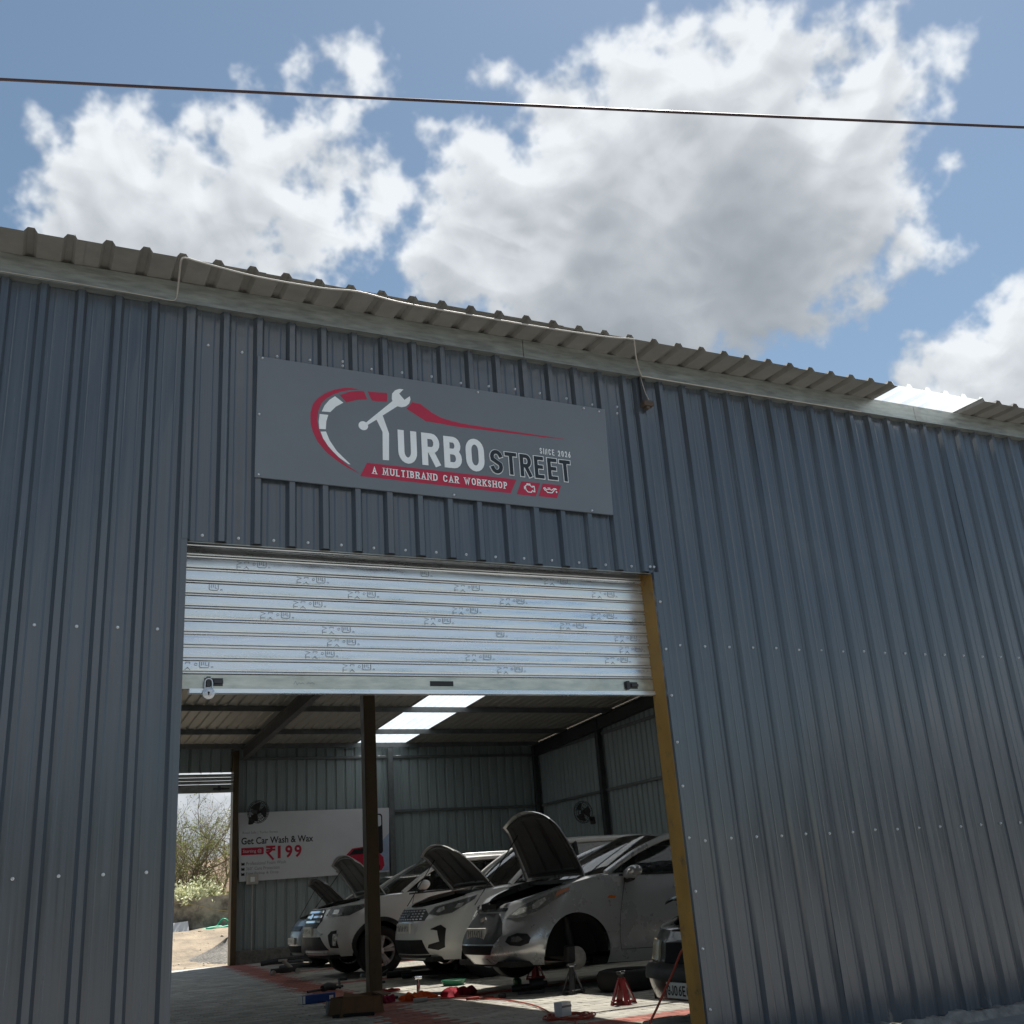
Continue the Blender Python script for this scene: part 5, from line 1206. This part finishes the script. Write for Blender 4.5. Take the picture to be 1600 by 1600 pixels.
m = MB(); blob(m, (3.06,5.10,0), .06,.07,.10, 21, 10, 6, .4); tag(mk('plastic_wrapper', m, pm('clear_wrapper', (.42,.45,.47), .25, 0, .1), smooth=40), 'torn grey plastic wrapper beside the cardboard box', 'wrapper')
tool('metal_bar', 'dark metal bar on the floor beside the orange rag', 'bar', [([(4.36,6.0,.02),(4.56,5.72,.022)], .018)], M['steel_dark'])
tool('white_handle_tool', 'white-handled tool on the floor before the orange rag', 'tool', [([(3.98,5.36,.02),(4.12,5.33,.022)], .022), ([(4.12,5.33,.02),(4.25,5.30,.02)], .009)], M['white_cable'])
tool('socket_extension', 'chrome socket extension standing upright behind the orange rag', 'tool', [([(4.40,6.35,.0),(4.40,6.35,.09)], .022), ([(4.40,6.35,.09),(4.40,6.35,.16)], .013), ([(4.36,6.35,.165),(4.44,6.35,.165)], .016)], M['chrome'])
tool('suspension_strut', 'black suspension strut lying on the floor before the white sport utility', 'car part', [([(5.02,9.30,.05),(5.35,9.22,.05)], .045), ([(5.35,9.22,.05),(5.75,9.12,.04)], .02), ([(4.95,9.38,.05),(5.02,9.20,.12)], .02)], M['black_plastic'])
tool('steel_bar', 'pale steel bar lying across the strut on the floor', 'bar', [([(5.25,9.50,.03),(6.1,9.20,.06)], .026)], M['galv'])
tool('axle_shaft', 'dark drive shaft lying on the floor behind the strut', 'car part', [([(5.15,9.05,.03),(6.05,8.85,.03)], .016), ([(5.15,9.05,.04),(5.28,9.02,.04)], .04), ([(5.9,8.88,.04),(6.05,8.85,.04)], .04)], M['steel_dark'])
m = MB(); blob(m, (6.08,9.12,0), .14,.10,.12, 31, 12, 7, .3); tag(mk('plastic_sheet', m, pm('plastic_sheet', (.38,.40,.42), .3, 0, .15), smooth=40), 'crumpled grey plastic sheet under the people carrier front', 'sheet')
m = MB(); m.lathe([(0,0),(.12,0),(.15,.055),(.145,.06),(.115,.012),(0,.012)], (5.10,7.05,0), 'z', 24); tag(mk('green_tray', m, pm('green_plastic', (.02,.16,.08), .45, 0, .1), smooth=40), 'round green drip tray on the floor between the white cars', 'tray')
m = MB(); m.lathe([(0,0),(.05,0),(.05,.05),(.02,.08),(.018,.12),(0,.12)], (5.52,6.15,0), 'z', 18); tag(mk('green_bottle', m, pm('green_bottle', (.015,.13,.05), .3, 0, .1), smooth=40), 'small green bottle on the floor beneath the silver hatchback nose', 'bottle')
tool('impact_wrench', 'dark impact wrench with a red air hose lying on the floor', 'power tool', [([(5.02,5.22,.035),(5.22,5.15,.045)], .028), ([(5.20,5.16,.06),(5.34,5.10,.07)], .055), ([(5.30,5.11,.07),(5.37,5.09,.07)], .022)], M['black_plastic'])
tool('pliers', 'black pliers lying on the floor in front of the impact wrench', 'tool', [([(4.95,4.93,.012),(5.08,4.88,.014),(5.2,4.90,.012)], .016), ([(5.08,4.88,.014),(5.2,4.82,.012)], .016)], M['steel_dark'])
tool('screwdriver', 'short red-handled screwdriver on the floor near the red rag', 'screwdriver', [([(4.40,4.98,.014),(4.52,4.93,.014)], .015), ([(4.52,4.93,.014),(4.66,4.88,.012)], .007)], pm('red_handle', (.35,.03,.02), .4))
m = MB(); m.cbox(4.66,4.73,4.72,4.77,0,.045,.008); tag(mk('battery_pack', m, M['black_plastic']), 'small black battery block on the floor below the impact wrench', 'battery')
RED = pm('red_hose', (.42,.07,.04), .5)
tool('air_hose', 'thin red air hose wandering over the floor between the rags and impact wrench', 'hose', [([(5.03,5.22,.02),(4.85,5.42,.008),(4.6,5.30,.008),(4.45,5.62,.008),(4.30,5.52,.008),(4.42,5.2,.008),(4.6,4.6,.008),(4.55,3.8,.008),(4.40,3.2,.008),(4.25,2.75,.008)], .007)], RED)
r_ = random.Random(4); pth = [(4.25+.16*cos(a*1.0)*(1+.3*sin(a*.37)), 2.48+.20*sin(a)*(1+.25*cos(a*.53)), .012+.008*(i % 3)) for i, a in enumerate([k*.55 for k in range(70)])]
tool('cable_coil', 'loose coil of red-orange cable on the floor beside the white carton', 'cable', [(pth, .006)], RED)
t = thing('white_carton', 'small white carton standing among the red cable coil', 'box', (4.27,2.62,.0), (0,0,radians(20)))
m = MB(); m.cbox(-.055,.055,-.045,.045,.012,.115,.003); mk('carton', m, M['sign_white'], t, local=True)
m = MB(); m.box(-.0575,.0575,-.0475,-.0455,.075,.09); mk('print_band', m, M['ban_grey'], t, local=True)
tool('hanging_hose', 'thin red hose hanging down in front of the black saloon', 'hose', [([(4.02,.90,.012),(4.03,.90,.09),(4.10,.90,.18),(4.18,.90,.287),(4.26,.90,.39),(4.335,.90,.50),(4.40,.85,.60)], .008), ([(4.02,.90,.012),(3.95,1.3,.01),(4.0,1.8,.01),(4.15,2.2,.012)], .008)], RED)
def jackstand(label, loc, h, mat, rz=0.):
    t = thing('jack_stand', label, 'jack stand', loc, (0,0,rz), 'jack stands under the cars')
    for k in range(4):
        a = pi/4+k*pi/2; m = MB(); d = Vector((cos(a), sin(a), 0)); s_ = Vector((-sin(a), cos(a), 0))
        p0, p1 = d*.115, d*.035+Vector((0,0,h*.78)); w0, w1 = .030, .016
        q = [p0-s_*w0, p0+s_*w0, p1+s_*w1, p1-s_*w1]; m.add(q+[p-d*.012 for p in q], [(0,1,2,3),(7,6,5,4),(0,4,5,1),(1,5,6,2),(2,6,7,3),(3,7,4,0)]); mk('leg', m, mat, t, local=True)
    m = MB(); m.lathe([(.032,h*.45),(.032,h*.84),(.026,h*.84),(.026,h*.45)], (0,0,0), 'z', 16); mk('sleeve', m, mat, t, local=True, smooth=40)
    m = MB(); m.cbox(-.017,.017,-.017,.017,h*.5,h*.97,.003); m.cbox(-.05,.05,-.022,.022,h*.955,h,.006); m.cbox(-.05,-.035,-.022,.022,h*.99,h*1.06,.004); m.cbox(.035,.05,-.022,.022,h*.99,h*1.06,.004); mk('saddle', m, M['steel_dark'], t, local=True)
    m = MB(); 
    for sx in (-1, 1): m.cbox(sx*.078-.008,sx*.078+.008,-.078,.078,.0,.02,.003); m.cbox(-.078,.078,sx*.078-.008,sx*.078+.008,.021,.036,.003)
    mk('base_frame', m, mat, t, local=True); return t
REDJ = pm('red_enamel', (.20,.012,.016), .4, 0, .2, 12, coords='obj')
jackstand('black pyramid jack stand beside the bare brake hub', (5.31,4.40,0), .25, M['steel_dark'], .2)
jackstand('red jack stand in front of the loose tyre', (5.05,2.98,0), .25, REDJ, .6)
jackstand('red jack stand in shadow under the silver hatchback nose', (5.95,6.55,0), .24, REDJ, .1)
def loose_tyre(label, loc, R, h):
    t = thing('loose_tyre', label, 'tyre', loc, (0,0,.4), 'loose tyres'); m = MB()
    m.lathe([(R*.60,.02),(R*.75,0),(R*.92,.012),(R,h*.25),(R,h*.75),(R*.92,h-.012),(R*.75,h),(R*.60,h-.02),(R*.60,.02)], (0,0,0), 'z', 40, None, False); mk('tyre', m, M['rubber'], t, local=True, smooth=40)
    m = MB(); m.lathe([(R*.60,.03),(R*.56,.05),(R*.54,h*.6),(R*.2,h*.65),(R*.2,h*.72),(R*.56,h*.7),(R*.60,h-.03)], (0,0,0), 'z', 40, None, False); mk('rim', m, M['steel_dark'], t, local=True, smooth=40); return t
loose_tyre('loose black tyre lying flat beside the silver hatchback door', (5.80,4.16,0), .30, .19)
loose_tyre('second loose tyre lying flat just behind the black saloon nose', (6.05,3.35,0), .29, .185)
# scissor jack and odd parts near the grey car
t = thing('trolley_jack', 'rusty grey trolley jack on the red pavers near the back plinth', 'jack', (4.50,13.0,0))
m = MB(); m.cbox(4.28,4.72,12.94,12.965,.03,.10,.008); m.cbox(4.28,4.72,13.035,13.06,.03,.10,.008); m.cbox(4.42,4.60,12.95,13.05,.02,.05,.006); mk('chassis', m, M['steel_dark'], t)
for (x, y) in ((4.30,12.93),(4.30,13.07),(4.70,12.93),(4.70,13.07)): m = MB(); m.lathe([(0,-.02),(.04,-.02),(.04,.02),(0,.02)], (x,y,.04), 'y', 16); mk('wheel', m, M['cast'], t, smooth=40)
m = MB(); m.tube([(4.62,13.,.08),(4.48,13.,.20)], .03, 8); m.lathe([(0,.20),(.07,.20),(.075,.23),(0,.23)], (4.47,13.,0), 'z', 18); mk('lift_arm', m, M['cast'], t, smooth=40)
m = MB(); m.tube([(4.66,13.,.10),(4.95,13.02,.14)], .015, 8); mk('handle', m, M['steel_dark'], t)
tool('crossmember', 'long dark suspension crossmember lying by the back plinth', 'car part', [([(4.9,16.6,.05),(5.4,16.4,.09),(5.9,16.3,.05)], .05), ([(5.1,16.7,.04),(5.6,16.1,.05)], .03)], M['steel_dark'])
tool('control_arm', 'dark control arm lying on the floor near the trolley jack', 'car part', [([(4.75,14.4,.04),(5.1,14.2,.06),(5.5,14.3,.04)], .04), ([(4.9,14.0,.03),(5.2,14.3,.05)], .025)], M['steel_dark'])
for k, (x, y, w, lb) in enumerate(((4.60,10.0,.12,'flat dark brake pad lying on the red line'),(5.05,10.25,.20,'small pale carton lying on the red paver line behind the post'),(4.72,8.6,.07,'tiny dark bracket on the floor behind the post'),(4.02,6.1,.09,'small black block on the floor beside the orange rag'))):
    m = MB(); m.cbox(x-w/2,x+w/2,y-.04,y+.04,0,.03 if k != 1 else .05,.006); tag(mk('car_part', m, M['sign_white'] if k == 1 else M['steel_dark']), lb, 'car part')

# ------------------------------------------------------------------ the yard behind the shed
M['oldwall'] = pm('weathered_wall', (.36,.325,.27), .95, 0, .4, 2.2, bump=.6, bscale=25, dirt=(.10,.09,.078), dscale=1.6, dthr=(.42,.66))
m = MB()
def wl(a, b):
    x = -3+18*a; return (x, 25.0+.012*hnoise(x*2, b*9), .4+(1.50+.012*(x-5)+.012*hnoise(x*3, 1.)-.4)*b)
m.grid(wl, 120, 10); m.grid(lambda a, b: (-3+18*a, 25.0+.2*b, 1.50+.012*(-3+18*a-5)+.012*hnoise((-3+18*a)*3, 1.)), 120, 1); m.box(-3,15,25.02,25.2,.3,1.38)
tag(mk('compound_wall', m, M['oldwall'], smooth=60), 'weathered low compound wall stained black, beyond the back doorway', 'wall')
t = thing('white_board', 'white sheet of board leaning against the compound wall', 'board', (4.62,24.8,.62))
m = MB(); Mt = Matrix.Translation((4.55,24.75,.66)) @ Matrix.Rotation(radians(-22), 4, 'X') @ Matrix.Rotation(radians(-4), 4, 'Y'); m.cbox(-.35,.25,-.02,.02,0,.26,.006,Mt); mk('sheet', m, M['banner'], t)
GH = pm('green_hose', (.02,.34,.20), .4, 0, .15)
tool('green_hose', 'looped bright green hose lying at the foot of the compound wall', 'hose', [([(5.1,24.55,.68),(5.3,24.6,.70),(5.5,24.7,.74),(5.62,24.72,.88),(5.72,24.72,.90),(5.80,24.72,.82),(5.72,24.70,.74),(5.58,24.66,.73),(5.35,24.62,.72),(5.2,24.5,.70),(5.5,24.45,.70),(5.9,24.6,.74)], .024)], GH)
m = MB()
def heap(a, b):
    th = 2*pi*a; r = 1.0*b; x = 5.05+.95*r*cos(th)*(1+.15*sin(3*th)); y = 20.7+.9*r*sin(th); z = .42*(1-b)**1.2*(1+.1*sin(5*th))+.03*hnoise(x*6, y*6)*(b < .97); return (x, y, max(yard_z(x, y)-.05, z+yard_z(x, y)*.4-.03*(b > .95)))
m.grid(heap, 60, 22); tag(mk('gravel_heap', m, pm('grey_gravel', (.20,.19,.175), .95, 0, .45, 22, bump=1., bscale=60, bdist=.03), smooth=70), 'heap of grey gravel just outside the back doorway', 'gravel', kind='stuff')
m = MB(); r_ = random.Random(9)
for k in range(70):
    x, y = r_.uniform(3.2,6.2), r_.uniform(18.9,24.3); s_ = r_.uniform(.015,.05); z = yard_z(x, y)
    m.lathe([(0,-s_*.4),(s_*.8,-s_*.2),(s_,.1*s_),(s_*.6,s_*.6),(0,s_*.7)], (x,y,z), 'z', 6, Matrix.Rotation(r_.uniform(0,3),4,'X'))
tag(mk('stones', m, pm('pale_stones', (.42,.37,.30), .9, 0, .3, 9)), 'scattered pale stones on the yard dirt', 'stones', kind='stuff')
# vegetation
def leafmat(name, col, rnd=.35):
    m = bpy.data.materials.new(name); m.use_nodes = True; nt = m.node_tree; b = nt.nodes['Principled BSDF']
    ri = nt.nodes.new('ShaderNodeNewGeometry').outputs['Random Per Island']
    c = vmth(nt, 'SCALE', col, scale=maprange(nt, ri, 0, 1, 1-rnd, 1+rnd, False)); nt.links.new(c, b.inputs['Base Color']); b.inputs['Roughness'].default_value = .6
    t = nd(nt, 'ShaderNodeBsdfTranslucent', {'Color': c}); mx = nd(nt, 'ShaderNodeMixShader', {0: .3, 1: b.outputs[0], 2: t.outputs[0]}); nt.links.new(mx.outputs[0], nt.nodes['Material Output'].inputs[0]); return m
BARK = pm('pale_bark', (.20,.16,.12), .9, 0, .3, 14); TWIG = pm('dry_twig', (.34,.27,.18), .9, 0, .3, 14)
GRN = leafmat('thorn_leaves', (.13,.175,.045)); PALE = leafmat('pale_leaves', (.62,.64,.42), .3); OLIVE = leafmat('olive_leaves', (.20,.225,.065)); DRY = leafmat('dry_leaves', (.33,.25,.13))
def leaf(m, p, s_, r_):
    a = Vector((r_.gauss(0,1), r_.gauss(0,1), r_.gauss(0,1))).normalized(); b = a.orthogonal().normalized(); c = a.cross(b)
    m.add([p-b*s_, p-c*s_*.45, p+b*s_, p+c*s_*.45], [(0,1,2,3)])
def tree(label, base, h, seed, leaves, mat, lean=(0,0), spread=.5, ls=.03, bark=BARK, name='thorn_tree', nstem=3, group=None):
    r_ = random.Random(seed); t = thing(name, label, 'tree' if 'tree' in name else 'bush', base, group=group)
    tr = MB(); cr = MB(); tips = []
    def grow(p, d, L, rad, lev):
        pts = [p]; q = p.copy(); dd = d.copy(); n = 4
        for i in range(n):
            dd = (dd+Vector((r_.gauss(0,.16), r_.gauss(0,.16), r_.gauss(.03,.10)))).normalized(); q = q+dd*(L/n); pts.append(q.copy())
        tr.tube(pts, [rad*(1-.55*i/n) for i in range(n+1)], 5 if lev < 2 else 3, False)
        if lev >= 3: tips.append(pts)
        if lev < 4:
            for k in range(r_.choice((3,4)) if lev else r_.choice((4,5))):
                i = r_.randint(1, n); e = (dd*.75+Vector((r_.gauss(0,spread), r_.gauss(0,spread), r_.gauss(.1,spread*.6)))).normalized(); grow(pts[i], e, L*r_.uniform(.5,.75), rad*.5, lev+1)
    for k in range(nstem): grow(Vector(base)+Vector((r_.uniform(-.2,.2), r_.uniform(-.2,.2), -.1)), Vector((r_.gauss(lean[0],.3), r_.gauss(lean[1],.2), 1)).normalized(), h*.42, .05*h/4, 0)
    n = 0
    while n < leaves:
        pts = r_.choice(tips); i = r_.randint(0, len(pts)-2); p = pts[i].lerp(pts[i+1], r_.random())+Vector((r_.gauss(0,.05), r_.gauss(0,.05), r_.gauss(0,.05))); leaf(cr, p, ls*r_.uniform(.6,1.3), r_); n += 1
    mk('trunk', tr, bark, t, fixn=False, smooth=60); mk('crown', cr, mat, t, fixn=False); return t
tree('tall spindly thorn tree leaning over the compound wall', (4.75,27.4,.7), 4.6, 2, 9000, OLIVE, (.15,0), .55, .026, nstem=5)
tree('sparse bare-twigged thorn tree standing behind the tall one', (6.3,29.5,.8), 5.0, 5, 2600, GRN, (-.1,0), .6, .025, nstem=4)
tree('dense green thorn tree at the left edge of the back doorway', (4.2,28.6,.8), 4.2, 14, 10000, GRN, (0,0), .6, .032, nstem=5)
tree('pale-leaved flowering bush just above the compound wall', (4.8,25.7,.75), 1.75, 8, 3600, PALE, (0,0), .75, .055, name='pale_bush', nstem=6)
tree('low olive bush behind the compound wall beside the pale bush', (5.45,26.4,.75), 1.7, 19, 4200, OLIVE, (0,0), .8, .034, name='olive_bush', nstem=6)
tree('dry tan brush at the right side of the back doorway', (6.05,26.2,.75), 1.3, 23, 900, DRY, (0,0), .7, .03, TWIG, 'dry_bush', 6)
m = MB(); m.grid(lambda a, b: (-20+70*a, 48+8*b, 1.0+(2.7+.35*hnoise(a*30, 2.)+.15*hnoise(a*90, 1.))*(1-(1-min(1, b*2))**2)), 120, 12)
tag(mk('embankment', m, pm('brown_earth', (.26,.19,.13), .95, 0, .35, 1.5, bump=.5, bscale=6), smooth=60), kind='structure')
m = MB(); m.tube(smoothpath([(4.3,24.97,1.42),(5.0,24.96,1.30),(5.6,24.96,1.14),(6.4,24.96,1.02)]), .008, 6); tag(mk('yellow_rope', m, pm('yellow_rope', (.45,.36,.16), .8)), 'thin yellow rope sagging along the compound wall', 'rope')
# trees across the road, behind the viewer: what the painted sheets mirror
r_ = random.Random(77); m = MB()
for k in range(34):
    cx, cy = -34+r_.uniform(0,80), r_.uniform(-31,-25); hh = r_.uniform(3.5,7.0); rr = r_.uniform(1.6,2.8)
    for i in range(230):
        a, f, q = r_.uniform(0,6.283), r_.uniform(-1,1), r_.random()**.4
        p = Vector((cx+rr*q*cos(a)*sqrt(1-f*f), cy+rr*q*sin(a)*sqrt(1-f*f), max(.1, hh*.52+hh*.5*q*f))); leaf(m, p, r_.uniform(.18,.42), r_)
tag(mk('treeline', m, leafmat('roadside_leaves', (.06,.08,.03)), fixn=False), 'dark row of roadside trees across the road', 'trees', kind='stuff')
